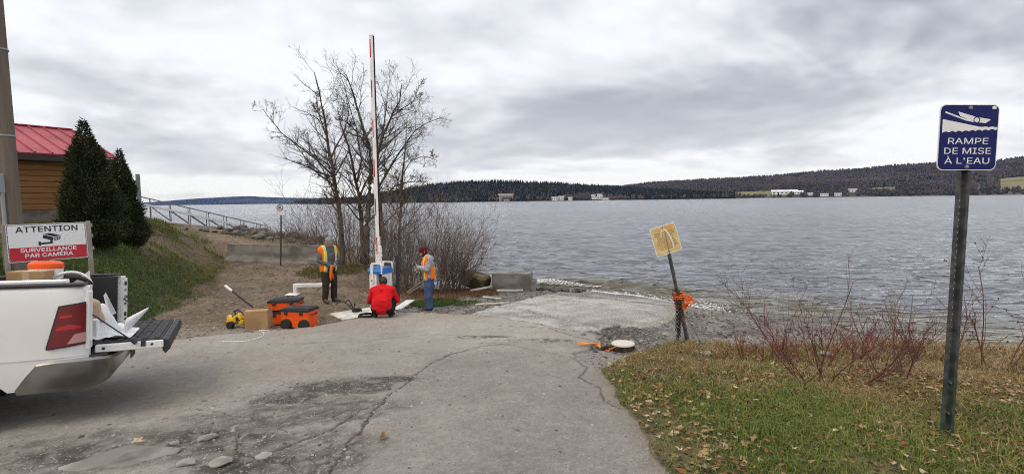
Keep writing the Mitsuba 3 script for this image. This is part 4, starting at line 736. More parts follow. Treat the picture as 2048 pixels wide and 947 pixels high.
def person(label, x, y, facing, J, clothes):
    """J: joints of the pose in metres, x to the figure's right, y forward, z up"""
    t = thing('person', label, 'person'); M = mat4([facing[1], -facing[0], 0], [facing[0], facing[1], 0], [0, 0, 1], (x, y, gz(x, y) + J.get('lift', 0.0)))
    A = {k: np.asarray(v, float) for k, v in J.items() if not np.isscalar(v)}
    hd, eyes, hp = head(A['head'], A['look'], A['headup'])
    def both(k): return A['l' + k], A['r' + k]
    hipL, hipR = both('hip'); shL, shR = both('sh')
    def torso(g, low=0.0):
        pel = (hipL + hipR) / 2; ch = A['chest']; ab = (pel + ch) / 2 + A.get('belly', np.zeros(3)); e = np.array([0.085, 0, 0])
        return [hullof((hipL, 0.10 + g), (hipR, 0.10 + g), (ab - e, 0.105 + g), (ab + e, 0.105 + g)), hullof((ab - e, 0.105 + g), (ab + e, 0.105 + g), (ch - e * 1.15, 0.112 + g), (ch + e * 1.15, 0.112 + g)), hullof((ch - e * 1.15, 0.112 + g), (ch + e * 1.15, 0.112 + g), (shL, 0.062 + g), (shR, 0.062 + g), (A['neck'], 0.055 + g))]
    def arm(k, g): return chain([A[k + 'sh'], A[k + 'el'], A[k + 'wr']], [0.058 + g, 0.045 + g, 0.034 + g * 0.6])
    def leg(k, g, stop=1.0): return chain([A[k + 'hip'], A[k + 'kn'], A[k + 'an'] * stop + A[k + 'kn'] * (1 - stop)], [0.092 + g, 0.060 + g, 0.043 + g])
    def foot(k, g): f = A[k + 'toe']; a = A[k + 'an']; return [hullof((a, 0.045 + g), (a * [1, 1, 0] + [0, 0, 0.04 + A[k + 'toe'][2] * 0] + (a - f) * 0.12 * [1, 1, 0], 0.035 + g), (f, 0.030 + g))]
    body = torso(-0.01) + arm('l', -0.006) + arm('r', -0.006) + leg('l', -0.012) + leg('r', -0.012) + foot('l', -0.008) + foot('r', -0.008) + hd + [hullof((A['neck'], 0.055), (A['head'] - np.asarray(A['headup']) * 0.05, 0.052))]
    for k, s in (('l', -1), ('r', 1)): body += hand(A[k + 'wr'], A[k + 'hd'], A.get(k + 'pn', np.array([-s * 1.0, 0, 0.1])), -1 if k == 'r' else 1)
    put('body', skinned(fuse(body), 0.016, 6), 'm_skin', t, smooth=True, M=M)
    put('eye', fuse([sph(*e) for e in eyes]), 'm_eye', t, smooth=True, M=M)
    c = clothes; wr = lambda k: A[k + 'el'] + (A[k + 'wr'] - A[k + 'el']) * 0.93
    top = torso(0.022) + [q for k in 'lr' for q in chain([A[k + 'sh'], A[k + 'el'], wr(k)], [0.076, 0.062, 0.047])]
    if c.get('hood') == 'up': hood = [hullof((hp(0, -0.035, 0.03), 0.098), (hp(0, 0.00, 0.055), 0.088), (A['neck'], 0.07), (hp(0, -0.055, -0.05), 0.08))]
    else: top += [hullof((A['neck'] + [-0.07, -0.05, 0.0], 0.045), (A['neck'] + [0.07, -0.05, 0.0], 0.045), (A['neck'] + [0, -0.13, -0.07], 0.062)), hullof((A['neck'] + [-0.07, -0.03, 0.0], 0.04), (A['neck'] + [-0.03, 0.06, -0.03], 0.025)), hullof((A['neck'] + [0.07, -0.03, 0.0], 0.04), (A['neck'] + [0.03, 0.06, -0.03], 0.025))]
    m = fuse(top)
    if c.get('hood') == 'up':
        mh_ = fuse(hood)
        f = np.asarray(A['look'], float); f = f / np.linalg.norm(f); put('hood', skinned(mh_ - hullof((hp(0, 0.105, 0.03), 0.068), (hp(0, 0.105, -0.07), 0.058), (hp(0, 0.2, -0.02), 0.075), (hp(0, 0.05, 0.0), 0.06)), 0.018, 4), 'm_pale_hood', t, smooth=True, M=M)
    put(c['top'][0], folded(m), c['top'][1], t, smooth=True, M=M)
    put('trousers', folded(fuse(torso(0.014)[:1] + leg('l', 0.032, 0.97) + leg('r', 0.032, 0.97))), c['legs'], t, smooth=True, M=M)
    for k in 'lr': put('boot', skinned(fuse(foot(k, 0.010) + [hullof((A[k + 'an'], 0.056), (A[k + 'an'] + (A[k + 'kn'] - A[k + 'an']) * c.get('shaft', 0.18), 0.060))]), 0.02, 4), c['boot'], t, smooth=True, M=M)
    if 'hat' in c:
        h = [hullof((hp(0, -0.015, 0.05), 0.092), (hp(0, 0.012, 0.055), 0.088), (hp(0, -0.02, 0.02), 0.09))]
        if c['hat'][0] == 'balaclava': h += [hullof((hp(0, -0.01, 0.03), 0.092), (hp(0, 0.03, -0.07), 0.062), (A['neck'], 0.064))]
        m = fuse(h)
        if c['hat'][0] == 'balaclava': m = m - hullof((hp(0.03, 0.12, 0.015), 0.03), (hp(-0.03, 0.12, 0.015), 0.03))
        put(c['hat'][0], skinned(m, 0.02, 3), c['hat'][1], t, smooth=True, M=M)
    if 'vest' in c:
        shell = lambda g: fuse(torso(g))
        v = shell(0.036); hip = (hipL[2] + hipR[2]) / 2
        keep = MF.cube([0.9, 0.9, 0.72], True).translate([0, float(A['chest'][1]), float(hip + 0.27)])
        gap = MF.cube([c.get('gap', 0.10), 0.5, 1.2], True).translate([c.get('gapx', 0.0), float(A['chest'][1] + 0.28), float(A['chest'][2])]); neckcut = sph(A['neck'] + [0, 0.03, 0.06], 0.115)
        if c.get('vfront'): keep = keep ^ fuse([MF.cube([0.9, 0.5, 2], True).translate([0, float(A['chest'][1] + 0.30), 1.0]), MF.cube([0.9, 0.5, 0.30], True).translate([0, float(A['chest'][1] - 0.27), float(hip + 0.13)])])
        v = ((v ^ keep) - gap) - neckcut
        vk = put('vest', skinned(v, 0.03, 2), 'm_hi_orange', t, smooth=40, M=M)
        for g, wd, mt, nm in ((0.041, 1.0, 'm_hi_yellow', 'stripe'), (0.045, 0.38, 'm_silver_tape', 'reflective_tape')):
            b2 = [MF.cube([0.078 * wd, 1, 1.0], True).translate([sx, float(A['chest'][1]), float(A['chest'][2])]) for sx in (-c['bar'], c['bar'])] + ([MF.cube([1, 1, 0.06 * wd], True).translate([0, float(A['chest'][1]), float(hip + 0.10)])] if c.get('band') else [])
            put(nm, ((((shell(g) - shell(0.030)) ^ fuse(b2)) ^ keep) - gap) - neckcut, mt, vk, M=M)
    return t, M, A
stand = dict(lhip=(-0.095, 0, 0.90), rhip=(0.095, 0, 0.90), lkn=(-0.12, 0.045, 0.49), rkn=(0.12, 0.04, 0.49), lan=(-0.13, 0, 0.09), ran=(0.13, -0.01, 0.09), ltoe=(-0.16, 0.17, 0.045), rtoe=(0.17, 0.16, 0.045))
pA = person('worker in dark grey hoodie with hood up, open orange vest and dark trousers', -4.86, 13.12, (0.82, -0.57), dict(stand, chest=(0, 0.0, 1.26), lsh=(-0.19, -0.01, 1.40), rsh=(0.19, -0.01, 1.40), neck=(0, 0.02, 1.475), head=(0, 0.085, 1.60), look=(0.12, 0.85, -0.5), headup=(0, 0.45, 0.89),
            lel=(-0.27, -0.02, 1.13), rel=(0.27, 0.0, 1.13), lwr=(-0.07, 0.20, 1.02), rwr=(0.09, 0.21, 1.00), lhd=(0.75, 0.45, -0.25), rhd=(-0.7, 0.45, -0.3), lpn=(0, -0.6, 0.6), rpn=(0, -0.6, 0.6)), dict(top=('hoodie', 'm_grey_hoodie'), legs='m_work_trousers', boot='m_boot', hood='up', vest=True, gap=0.25, bar=0.155))
solo('work_glove', 'bright orange glove hanging from the hands of the worker with the hood up', 'glove', turned(skinned(fuse([hullof(((0.10, 0.27, 0.98), 0.035), ((0.11, 0.26, 0.84), 0.035), ((0.12, 0.25, 0.70), 0.028))] + chain([(0.07, 0.26, 0.78), (0.05, 0.25, 0.66)], [0.02, 0.016]) + chain([(0.12, 0.26, 0.76), (0.12, 0.25, 0.62)], [0.02, 0.015])), 0.02, 3), pA[1]), 'm_hi_orange', smooth=True)
person('worker in light grey hoodie, maroon balaclava and blue jeans standing right of the gate', -2.12, 12.62, (-0.94, -0.33), dict(lift=-0.02, lhip=(-0.09, 0, 0.86), rhip=(0.09, 0, 0.86), lkn=(-0.10, 0.05, 0.46), rkn=(0.10, 0.03, 0.46), lan=(-0.10, 0.03, 0.09), ran=(0.11, -0.03, 0.09), ltoe=(-0.11, 0.21, 0.045), rtoe=(0.13, 0.15, 0.045),
       chest=(0, 0.02, 1.20), lsh=(-0.18, 0.02, 1.33), rsh=(0.18, 0.02, 1.33), neck=(0, 0.05, 1.40), head=(0, 0.125, 1.515), look=(0.0, 0.86, -0.5), headup=(0, 0.45, 0.89), lel=(-0.24, 0.10, 1.09), rel=(0.25, 0.10, 1.08), lwr=(0.04, 0.27, 1.13), rwr=(-0.02, 0.29, 1.08), lhd=(0.8, 0.3, 0.3), rhd=(-0.7, 0.4, 0.35), lpn=(0, -1, 0.1), rpn=(0, -1, 0.1)),
       dict(top=('hoodie', 'm_light_hoodie'), legs='m_jeans', boot='m_boot_black', shaft=0.42, vest=True, gap=0.09, vfront=True, bar=0.10, hat=('balaclava', 'm_maroon_knit')))
person('worker in red hooded sweatshirt squatting with his back turned before the gate', -2.95, 11.18, (-0.10, 0.995), dict(lift=0.0, lhip=(-0.12, -0.10, 0.21), rhip=(0.12, -0.10, 0.21), lkn=(-0.23, 0.25, 0.43), rkn=(0.23, 0.25, 0.43), lan=(-0.17, 0.02, 0.09), ran=(0.17, 0.02, 0.09), ltoe=(-0.21, 0.20, 0.045), rtoe=(0.21, 0.20, 0.045), belly=(0, -0.06, 0.02),
       chest=(0, 0.02, 0.51), lsh=(-0.20, 0.05, 0.62), rsh=(0.20, 0.05, 0.62), neck=(0, 0.11, 0.68), head=(0, 0.185, 0.765), look=(-0.1, 0.95, -0.3), headup=(0, 0.3, 0.95), lel=(-0.31, 0.12, 0.36), rel=(0.32, 0.13, 0.36), lwr=(-0.20, 0.36, 0.46), rwr=(0.18, 0.37, 0.46), lhd=(0.3, 0.9, 0.2), rhd=(-0.3, 0.9, 0.2)),
       dict(top=('hoodie', 'm_red_hoodie'), legs='m_black_cloth', boot='m_boot_black', hat=('hair', 'm_hair')))

# ------------------------------------------------------------------ the barrier gate
gx, gy = -3.22, 12.12; g0 = gz(gx, gy); MG = rotz(math.radians(-24), (gx, gy, g0))   # local x along the near face, y away
G = thing('barrier_gate', 'white automatic barrier gate with raised arm, blue cap and open cabinet', 'barrier gate')
shell_ = MF.cube([0.40, 0.36, 1.08], True).translate([0, 0, 0.55]) - MF.cube([0.165, 0.30, 0.62], True).translate([0.095, -0.08, 0.68]) - MF.cube([0.34, 0.30, 0.2], True).translate([0, 0, 1.10])
cb = put('cabinet', shell_, 'm_white_paint', G, M=MG)
put('back_plate', cat(box(0.162, 0.01, 0.616, (0.095, 0.062, 0.68)), box(0.006, 0.13, 0.61, (0.0165, -0.005, 0.68)), box(0.006, 0.13, 0.61, (0.1735, -0.005, 0.68))), 'm_black_plastic', cb, M=MG)  # black back and side plates stand in for the shade inside the cabinet
put('motor_block', cat(box(0.11, 0.09, 0.14, (0.09, 0.0, 0.48), 0.01), cyl((0.08, -0.05, 0.74), (0.08, 0.04, 0.74), 0.045), box(0.03, 0.06, 0.16, (0.145, 0.0, 0.70), 0.005)), 'm_steel', cb, M=MG)
put('indicator_light', box(0.03, 0.012, 0.06, (0.14, -0.06, 0.62)), 'm_green_led', cb, M=MG)
put('terminal_strip', box(0.12, 0.02, 0.03, (0.09, 0.03, 0.90)), 'm_white_paint', cb, M=MG)
for q in ((-0.17, 0.93), (-0.17, 0.62), (-0.17, 0.2), (-0.11, 0.62)): put('screw', cyl((q[0], -0.181, q[1]), (q[0], -0.187, q[1]), 0.010, 8), 'm_black_plastic', cb, M=MG)
put('foot_flange', box(0.50, 0.46, 0.02, (0, 0, 0.01), 0.004), 'm_white_paint', cb, M=MG)
capp = turned(prism(Polygon([(-0.205, 0), (0.19, 0), (0.205, 0.06), (0.15, 0.145), (-0.15, 0.145), (-0.215, 0.06)]), 0.44), mat4([0, 1, 0], [0, 0, 1], [1, 0, 0], (-0.22, 0, 1.0)))
put('blue_cap', capp, 'm_blue_paint', G, M=MG, label='bright blue rounded cap')
u_out = rrect(0.42, 0.44, 0.07).union(shapely.box(-0.21, -0.22, -0.07, 0.0).buffer(0)).difference(rrect(0.33, 0.46, 0.05).buffer(0)); 
brk_ = Polygon([(-0.135, 0.80), (-0.135, 1.20), (-0.09, 1.27), (0.17, 1.27), (0.215, 1.22), (0.215, 1.0), (0.18, 1.0), (0.18, 1.20), (0.155, 1.23), (-0.03, 1.23), (-0.055, 1.19), (-0.055, 0.80), (-0.075, 0.77), (-0.115, 0.77)])
put('arm_bracket', turned(prism(brk_, 0.022), mat4([1, 0, 0], [0, 0, 1], [0, -1, 0], (0, -0.195, 0))), 'm_white_paint', G, M=MG)
put('arm_bracket', turned(prism(brk_, 0.022), mat4([1, 0, 0], [0, 0, 1], [0, -1, 0], (0, 0.215, 0))), 'm_white_paint', G, M=MG)
put('pivot_shaft', cyl((-0.095, -0.225, 0.84), (-0.095, 0.22, 0.84), 0.022, 12), 'm_steel', G, M=MG)
lean = mat4([1, 0, 0.0], [0, 1, 0], [0.010, 0, 1], (0, 0, 0))
holder = prism(Polygon([(-0.075, 0), (0.085, 0), (0.085, 0.14), (0.105, 0.20), (0.085, 0.24), (0.10, 0.30), (0.085, 0.42), (0.04, 0.46), (-0.06, 0.46)]), 0.05)
put('arm_holder', turned(holder, mat4([1, 0, 0], [0, 0, 1], [0, -1, 0], (0.05, -0.10, 1.24))), 'm_white_paint', G, M=MG)
for q in ((0.0, 1.34), (0.09, 1.34), (0.0, 1.58), (0.09, 1.50)): put('bolt', cyl((q[0] + 0.01, -0.148, q[1]), (q[0] + 0.01, -0.158, q[1]), 0.011, 8), 'm_steel', G, M=MG)
za, zb_ = 1.55, 6.58
arm = put('arm', box(0.110, 0.05, zb_ - za, (0.055, -0.125, (za + zb_) / 2), 0.008), 'm_white_paint', G, M=MG)
put('rubber_edge', box(0.014, 0.042, zb_ - za - 0.35, (0.1175, -0.125, (za + zb_) / 2 + 0.17), 0.004), 'm_black_rubber', arm, M=MG)
put('end_cap', box(0.112, 0.056, 0.03, (0.055, -0.125, zb_ + 0.012), 0.006), 'm_white_paint', arm, M=MG)
for i in range(6):
    zc = zb_ - 0.28 - 0.925 * i; put('reflective_strip', box(0.030, 0.004, 0.41, (0.035, -0.152, zc)), 'm_red_tape', arm, M=MG)
solo('cabinet_door', 'white cabinet door panel lying on the grass right of the gate', 'panel', turned(box(0.30, 0.62, 0.02, ch=0.005), mat4([0.85, -0.5, 0.1], [0.5, 0.82, 0.28], [-0.2, -0.2, 0.95], (-2.92, 13.1, gz(-2.92, 13.1) + 0.08))), 'm_white_paint')
solo('concrete_pad', 'new pale concrete footing pad under the gate', 'concrete pad', turned(box(1.15, 0.85, 0.22, ch=0.012), rotz(math.radians(40), (-3.68, 11.85, gz(-3.68, 11.85) - 0.045))), 'm_concrete_new')
def coil(o, r, rt, turns, seed, flat=1.0):
    R = np.random.default_rng(seed); t = np.linspace(0, turns * 2 * np.pi, turns * 22); rr = r * (1 + 0.08 * np.sin(t * 0.37 + 1)); p = np.stack([rr * np.cos(t), rr * np.sin(t) * flat, rt + rt * 1.6 * (t / t[-1]) * turns * 0.5 + 0.004 * R.normal(size=len(t))], 1); return tube(p + o, np.full(len(t), rt), 6)
solo('cable_coil', 'coil of black cable lying on the road in front of the squatting worker', 'cable', MB().add(*coil((-3.36, 11.3, gz(-3.36, 11.3) + 0.0), 0.17, 0.011, 5, 1)), 'm_black_rubber', smooth=True)
mb = MB().add(*coil((-3.78, 11.95, gz(-3.78, 11.95) + 0.09), 0.10, 0.012, 5, 2))
for i, (dx, dz) in enumerate(((-0.22, 0.30), (-0.12, 0.18), (0.02, 0.22), (-0.46, 0.26))):
    k = np.linspace(0, 1, 9); mb.tube(np.stack([-3.85 + dx * k, 11.95 + 0.05 * k, gz(-3.85, 11.95) + 0.08 + dz * np.sin(k * 2.4)], 1), 0.011, 6)
solo('cable_bundle', 'black cables coiled and sticking up from the concrete pad', 'cable', mb, 'm_black_rubber', smooth=True)
# white rest post lying on the dirt
R_ = thing('arm_rest_post', 'white arm rest post lying on the brown dirt behind the standing worker', 'post'); zr = gz(-6.15, 13.9)
ya = lambda x: 13.9 + 0.05 * (x + 6)
put('post_tube', cat(box(1.12, 0.10, 0.10, (-5.57, 13.9, zr + 0.27), 0.01), box(0.10, 0.10, 0.30, (-6.10, 13.9, zr + 0.165), 0.01)), 'm_white_paint', R_); put('base_plate', box(0.34, 0.28, 0.025, (-6.16, 13.86, zr + 0.025), 0.005), 'm_white_paint', R_)
put('fork_end', box(0.09, 0.10, 0.26, (-5.05, 13.9, (zr + gz(-5.05, 13.9)) / 2 + 0.13), 0.01), 'm_white_paint', R_)
F_ = solo('fence_post', 'black steel post standing among the shrubs right of the gate', 'post', cat(box(0.085, 0.085, 1.42, (-3.36, 14.5, gz(-3.36, 14.5) + 0.66), 0.01), box(0.03, 0.10, 0.03, (-3.36, 14.5, gz(-3.36, 14.5) + 1.0))), 'm_black_plastic')

# ------------------------------------------------------------------ tools on the ground
def tool_box(label, x, y, rot, w, d, h, wheels=True, lid='m_black_plastic', z=None):
    t = thing('tool_box', label, 'tool box'); M = rotz(rot, (x, y, (gz(x, y) if z is None else z) + 0.0)); b0 = 0.035
    lo, hi = rrect(w * 0.93, d * 0.92, 0.03), rrect(w, d, 0.03); a, b = np.array(lo.exterior.coords)[:-1], np.array(hi.exterior.coords)[:-1]
    hull = trimesh.convex.convex_hull(np.vstack([np.column_stack([a, a[:, :1] * 0 + b0]), np.column_stack([b, b[:, :1] * 0 + h * 0.86])])); put('tub', hull, 'm_orange_plastic', t, smooth=35, M=M)
    ld = put('lid', cat(turned(prism(rrect(w * 1.03, d * 1.04, 0.035), 0.05), mat4([1, 0, 0], [0, 1, 0], [0, 0, 1], (0, 0, h * 0.865))), *[box(w * 0.10, d * 0.8, 0.018, (w * (i - 3) * 0.14, 0, h * 0.865 + 0.058), 0.005) for i in range(7)]), lid, t, M=M)
    for s in (-1, 1): put('latch', box(0.07, 0.025, 0.07, (s * w * 0.28, -d / 2 - 0.012, h * 0.80), 0.006), 'm_black_plastic', t, M=M)
    for i in range(7): put('rib', box(0.012, 0.012, 0.05, (w * (i - 3) * 0.135, -d / 2 - 0.004, h * 0.80), 0.003), 'm_orange_plastic', t, M=M)
    put('handle', tube([(w / 2, -0.1, h * 0.72), (w / 2 + 0.035, -0.09, h * 0.70), (w / 2 + 0.035, 0.09, h * 0.70), (w / 2, 0.1, h * 0.72)], 0.011, 6), 'm_black_plastic', t, M=M)
    if wheels:
        for s in (-1, 1):
            c = (s * w * 0.33 + w * 0.06, -d / 2 - 0.03, 0.11)
            wk = put('wheel', cyl((c[0], c[1] - 0.03, c[2]), (c[0], c[1] + 0.045, c[2]), 0.11, 22), 'm_black_rubber', t, M=M, smooth=40); put('hub', cyl((c[0], c[1] - 0.037, c[2]), (c[0], c[1] - 0.028, c[2]), 0.055, 14), 'm_black_plastic', wk, M=M)
    return t
tool_box('nearest orange wheeled tool box with black slatted lid and two black wheels', -4.44, 10.28, math.radians(-12), 0.62, 0.42, 0.42)
tool_box('lower orange tool box behind the cardboard box, carrying another one', -4.98, 10.85, math.radians(6), 0.66, 0.42, 0.30, wheels=False)
tool_box('orange tool box with black lid stacked on top of another one', -4.98, 10.85, math.radians(6), 0.64, 0.42, 0.22, wheels=False, z=gz(-4.98, 10.85) + 0.305)
B_ = thing('cardboard_box', 'brown cardboard box standing on the gravel between the saw and the tool boxes', 'cardboard box'); MBx = rotz(math.radians(9), (-5.22, 10.12, gz(-5.22, 10.12)))
put('carton', cat(box(0.44, 0.012, 0.37, (0, -0.16, 0.19)), box(0.44, 0.012, 0.37, (0, 0.16, 0.19)), box(0.012, 0.308, 0.37, (-0.214, 0, 0.19)), box(0.012, 0.308, 0.37, (0.214, 0, 0.19)), box(0.41, 0.305, 0.012, (0, 0, 0.03))), 'm_cardboard', B_, M=MBx)
for s, a in ((-1, 0.12), (1, -0.30)): put('flap', turned(box(0.43, 0.15, 0.008), mat4([1, 0, 0], [0, math.cos(a), math.sin(a)], [0, -math.sin(a), math.cos(a)], (0, s * 0.085, 0.385))), 'm_cardboard', B_, M=MBx)
S_ = thing('cut_off_saw', 'yellow and black cut-off saw lying on the gravel beside the cardboard box', 'saw'); MS = rotz(math.radians(-16), (-5.70, 10.15, gz(-5.70, 10.15)))
put('motor_housing', cat(turned(box(0.30, 0.15, 0.15, ch=0.03), mat4([0.86, -0.2, 0.47], [0.2, 0.97, 0], [-0.46, 0.1, 0.88], (0.06, 0, 0.19))), box(0.12, 0.13, 0.12, (0.17, -0.02, 0.13), 0.03)), 'm_yellow', S_, M=MS)
put('blade_guard', turned(prism(Point(0, 0).buffer(0.135).intersection(shapely.box(-0.2, -0.05, 0.2, 0.2)), 0.06), mat4([0.8, -0.6, 0], [0, 0.15, 1], [-0.6, -0.8, 0.1], (-0.16, 0.02, 0.11))), 'm_yellow', S_, M=MS)
put('blade', turned(cyl((0, 0, 0.0), (0, 0, 0.006), 0.125, 28), mat4([0.8, -0.6, 0], [0, 0.15, 1], [-0.6, -0.8, 0.1], (-0.19, -0.01, 0.12))), 'm_steel', S_, M=MS)
put('handle', tube([(-0.02, 0.02, 0.25), (-0.04, 0.0, 0.33), (0.06, 0.0, 0.37), (0.16, 0, 0.31), (0.19, 0, 0.22)], 0.02, 7), 'm_black_plastic', S_, M=MS, smooth=True)
put('wheel', cyl((-0.03, -0.16, 0.075), (-0.03, -0.09, 0.075), 0.075, 18), 'm_black_rubber', S_, M=MS, smooth=40); put('vent', box(0.09, 0.02, 0.08, (0.12, -0.09, 0.20), 0.006), 'm_black_plastic', S_, M=MS); put('rear_grip', box(0.16, 0.06, 0.06, (0.28, 0.0, 0.08), 0.02), 'm_black_plastic', S_, M=MS)
L_ = thing('pole_saw', 'long black pole with white head leaning behind the cardboard box', 'pole'); p0, p1 = np.array([-5.35, 10.95, gz(-5.35, 10.95)]), np.array([-6.50, 11.2, -0.18])
put('shaft', tube([p0, p0 * 0.15 + p1 * 0.85], 0.020, 8), 'm_black_plastic', L_); put('head', tube([p0 * 0.15 + p1 * 0.85, p1], [0.026, 0.03], 8), 'm_white_paint', L_)
wp = np.array([(-4.74, 9.86), (-4.92, 9.76), (-4.98, 9.65), (-4.69, 9.25), (-4.54, 8.84), (-4.57, 8.53), (-4.72, 8.41), (-4.99, 8.42)]); k = np.linspace(0, 7, 40); from scipy.interpolate import make_interp_spline
wq = make_interp_spline(np.arange(8), wp)(k); solo('white_wire', 'thin white wire snaking over the road from the tool boxes', 'wire', MB().tube(np.column_stack([wq, ground(wq[:, 0], wq[:, 1]) + 0.010]), 0.008, 5), 'm_white_paint')

# ------------------------------------------------------------------ concrete pieces
bl = rotz(math.radians(-9), (0.06, 17.75, gz(0.06, 17.75) - 0.08))
solo('concrete_block', 'grey concrete block with a stepped right end, standing at the waterline', 'concrete block', turned(cat(box(1.36, 0.75, 0.74, (-0.06, 0, 0.37), 0.02), box(0.16, 0.72, 0.46, (0.695, 0, 0.23), 0.02)), bl), 'm_concrete')
mat('m_driftwood', None, 0.9, spec=0.15, tex=worn((0.36, 0.34, 0.30), (0.52, 0.50, 0.46), 5)); mat('m_grey_wood', None, 0.9, spec=0.15, tex=worn((0.16, 0.145, 0.12), (0.30, 0.275, 0.235), 7, z=0.3), bump=lambda p, n, uv: FB(p.x * 40, p.y * 40, p.z * 4), scale=0.006, eps=0.002)
for x0, y0, x1, y1, r, lab in ((-0.55, 17.0, 0.35, 16.95, 0.055, 'pale driftwood plank lying at the foot of the concrete block'), (-1.45, 16.9, -0.75, 17.3, 0.05, 'bleached driftwood pole leaning left of the concrete block'), (-0.9, 15.1, -0.35, 14.6, 0.035, 'short bleached stick on the gravel below the block'), (-1.0, 13.2, -0.1, 13.35, 0.03, 'long grey plank lying on the gravel beside the ramp')):
    z0, z1 = gz(x0, y0) + r * 1.2, gz(x1, y1) + r * 1.2 + (0.12 if 'leaning' in lab else 0); k = np.linspace(0, 1, 6)
    solo('driftwood', lab, 'driftwood', MB().tube(np.stack([x0 + (x1 - x0) * k, y0 + (y1 - y0) * k + 0.02 * np.sin(k * 7), z0 + (z1 - z0) * k], 1), np.linspace(r, r * 0.8, 6), 7), 'm_driftwood')
bp = np.array([(-12.5, 22.0), (-7.25, 20.35)]); dv = bp[1] - bp[0]; Lb = np.linalg.norm(dv); dv /= Lb; prof = Polygon([(-0.30, 0), (0.30, 0), (0.30, 0.09), (0.14, 0.33), (0.08, 0.82), (-0.08, 0.82), (-0.14, 0.33), (-0.30, 0.09)])
zb0, zb1 = gz(*bp[0]), gz(*bp[1]); ex = np.array([dv[0], dv[1], (zb1 - zb0) / Lb]); J_ = prism(prof, Lb); J_.apply_transform(mat4([-dv[1], dv[0], 0], [0, 0, 1], ex, (bp[0][0], bp[0][1], zb0 - 0.05)))
cutL = np.array(J_.vertices)
solo('concrete_barrier', 'long grey concrete traffic barrier closing off the dirt area', 'traffic barrier', J_, 'm_concrete')

# ------------------------------------------------------------------ stump and orange stakes
mat('m_stump_top', None, 0.85, spec=0.15, tex=mikit.proc(lambda p, n, uv: MIX((0.46, 0.43, 0.37), (0.60, 0.575, 0.52), 0.5 + 0.5 * dr.sin(dr.sqrt(dr.square(p.x - 1.70) + dr.square(p.y - 7.62)) * 420 + 6 * FB(p.x * 9, p.y * 9)))), bump=lambda p, n, uv: FB(p.x * 60, p.y * 60), scale=0.002, eps=0.002)
mat('m_stump_bark', None, 0.9, spec=0.15, tex=worn((0.022, 0.016, 0.011), (0.06, 0.04, 0.026), 22, z=0.3), bump=lambda p, n, uv: FB(p.x * 50, p.y * 50, p.z * 10), scale=0.012, eps=0.002)
st = thing('tree_stump', 'low round tree stump with pale sawn top beside the road edge', 'tree stump'); zs = gz(1.70, 7.62)
put('bark', lathe([(0.205, -0.1), (0.195, 0.0), (0.178, 0.05), (0.176, 0.085)], 28, (1.70, 7.62, zs)), 'm_stump_bark', st, smooth=True); put('sawn_top', lathe([(0.178, 0.078), (0.177, 0.094), (0.17, 0.098), (0.0001, 0.100)], 28, (1.70, 7.62, zs)), 'm_stump_top', st)
mat('m_stake', None, 0.6, spec=0.3, tex=worn((0.72, 0.25, 0.05), (0.80, 0.36, 0.10), 8)); mat('m_orange_rope', (0.70, 0.13, 0.02), 0.7); mat('m_rust', None, 0.85, spec=0.2, tex=worn((0.10, 0.045, 0.02), (0.22, 0.09, 0.035), 18))
for i in range(5):
    a = math.radians(172 + (i - 2) * 12); o = np.array([1.36, 7.66 + 0.012 * i]); e = o + 0.36 * np.array([math.cos(a), math.sin(a)]); z0 = gz(*o) + 0.05; z1 = gz(*e) + 0.05
    solo('marker_stake', 'faded orange stake of the fan lying on the road beside the stump', 'stake', MB().tube([(o[0], o[1], z0 + 0.012 * i), (e[0], e[1], z1 + 0.012 * (i % 2))], [0.010, 0.008], 6), 'm_stake', group='orange stakes beside the stump')
R0 = np.random.default_rng(4); q = np.cumsum(R0.normal(size=(90, 3)) * 0.05, 0); q = q - q.mean(0); q = q / np.abs(q).max(0) * [0.14, 0.09, 0.035] + [1.44, 7.52, gz(1.44, 7.52) + 0.045]
solo('rope_heap', 'tangle of orange rope between the stakes and the stump', 'rope', MB().tube(make_interp_spline(np.arange(90), q)(np.linspace(0, 89, 360)), 0.007, 5), 'm_orange_rope')
solo('loose_stake', 'dark rotten stick lying on the leaves against the stump', 'stick', MB().tube([(1.34, 7.45, gz(1.34, 7.45) + 0.03), (1.55, 7.6, gz(1.55, 7.6) + 0.06)], [0.03, 0.02], 6), 'm_stump_bark')

# ------------------------------------------------------------------ signs
def texts(s, h, w=None, bold=False, depth=0.002):
    m = meshkit.text_mesh(s, h, depth, bold); m.apply_translation([-(m.bounds[0][0] + m.bounds[1][0]) / 2, 0, 0])
    if w: m.apply_scale([w / (m.bounds[1][0] - m.bounds[0][0]), 1, 1])
    return m
def sgn(x, y, z, yaw, roll=0.0, tilt=0.0):
    """frame of a sign's face: x to the reader's right, y up, z towards the reader"""
    X = np.array([math.cos(yaw), math.sin(yaw), 0]); Z = np.array([math.sin(yaw), -math.cos(yaw), 0]); Y = np.array([0, 0, 1.0]); c, s = math.cos(roll), math.sin(roll)
    return mat4(X * c + Y * s, Y * c - X * s, Z, (x, y, z))
mat('m_sign_white', (0.72, 0.73, 0.73), 0.45); mat('m_sign_blue', (0.008, 0.011, 0.105), 0.5, spec=0.25); mat('m_sign_red', (0.46, 0.015, 0.03), 0.45); mat('m_sign_black', (0.015, 0.015, 0.018), 0.5); mat('m_sign_yellow', None, 0.6, tex=worn((0.58, 0.41, 0.17), (0.68, 0.53, 0.27), 9)); mat('m_sign_fade', (0.20, 0.10, 0.04), 0.7)
mat('m_galv', None, 0.55, metal=0.3, tex=worn((0.048, 0.050, 0.053), (0.085, 0.089, 0.093), 14)); mat('m_galv_green', None, 0.55, metal=0.4, tex=worn((0.045, 0.06, 0.052), (0.085, 0.10, 0.09), 14))
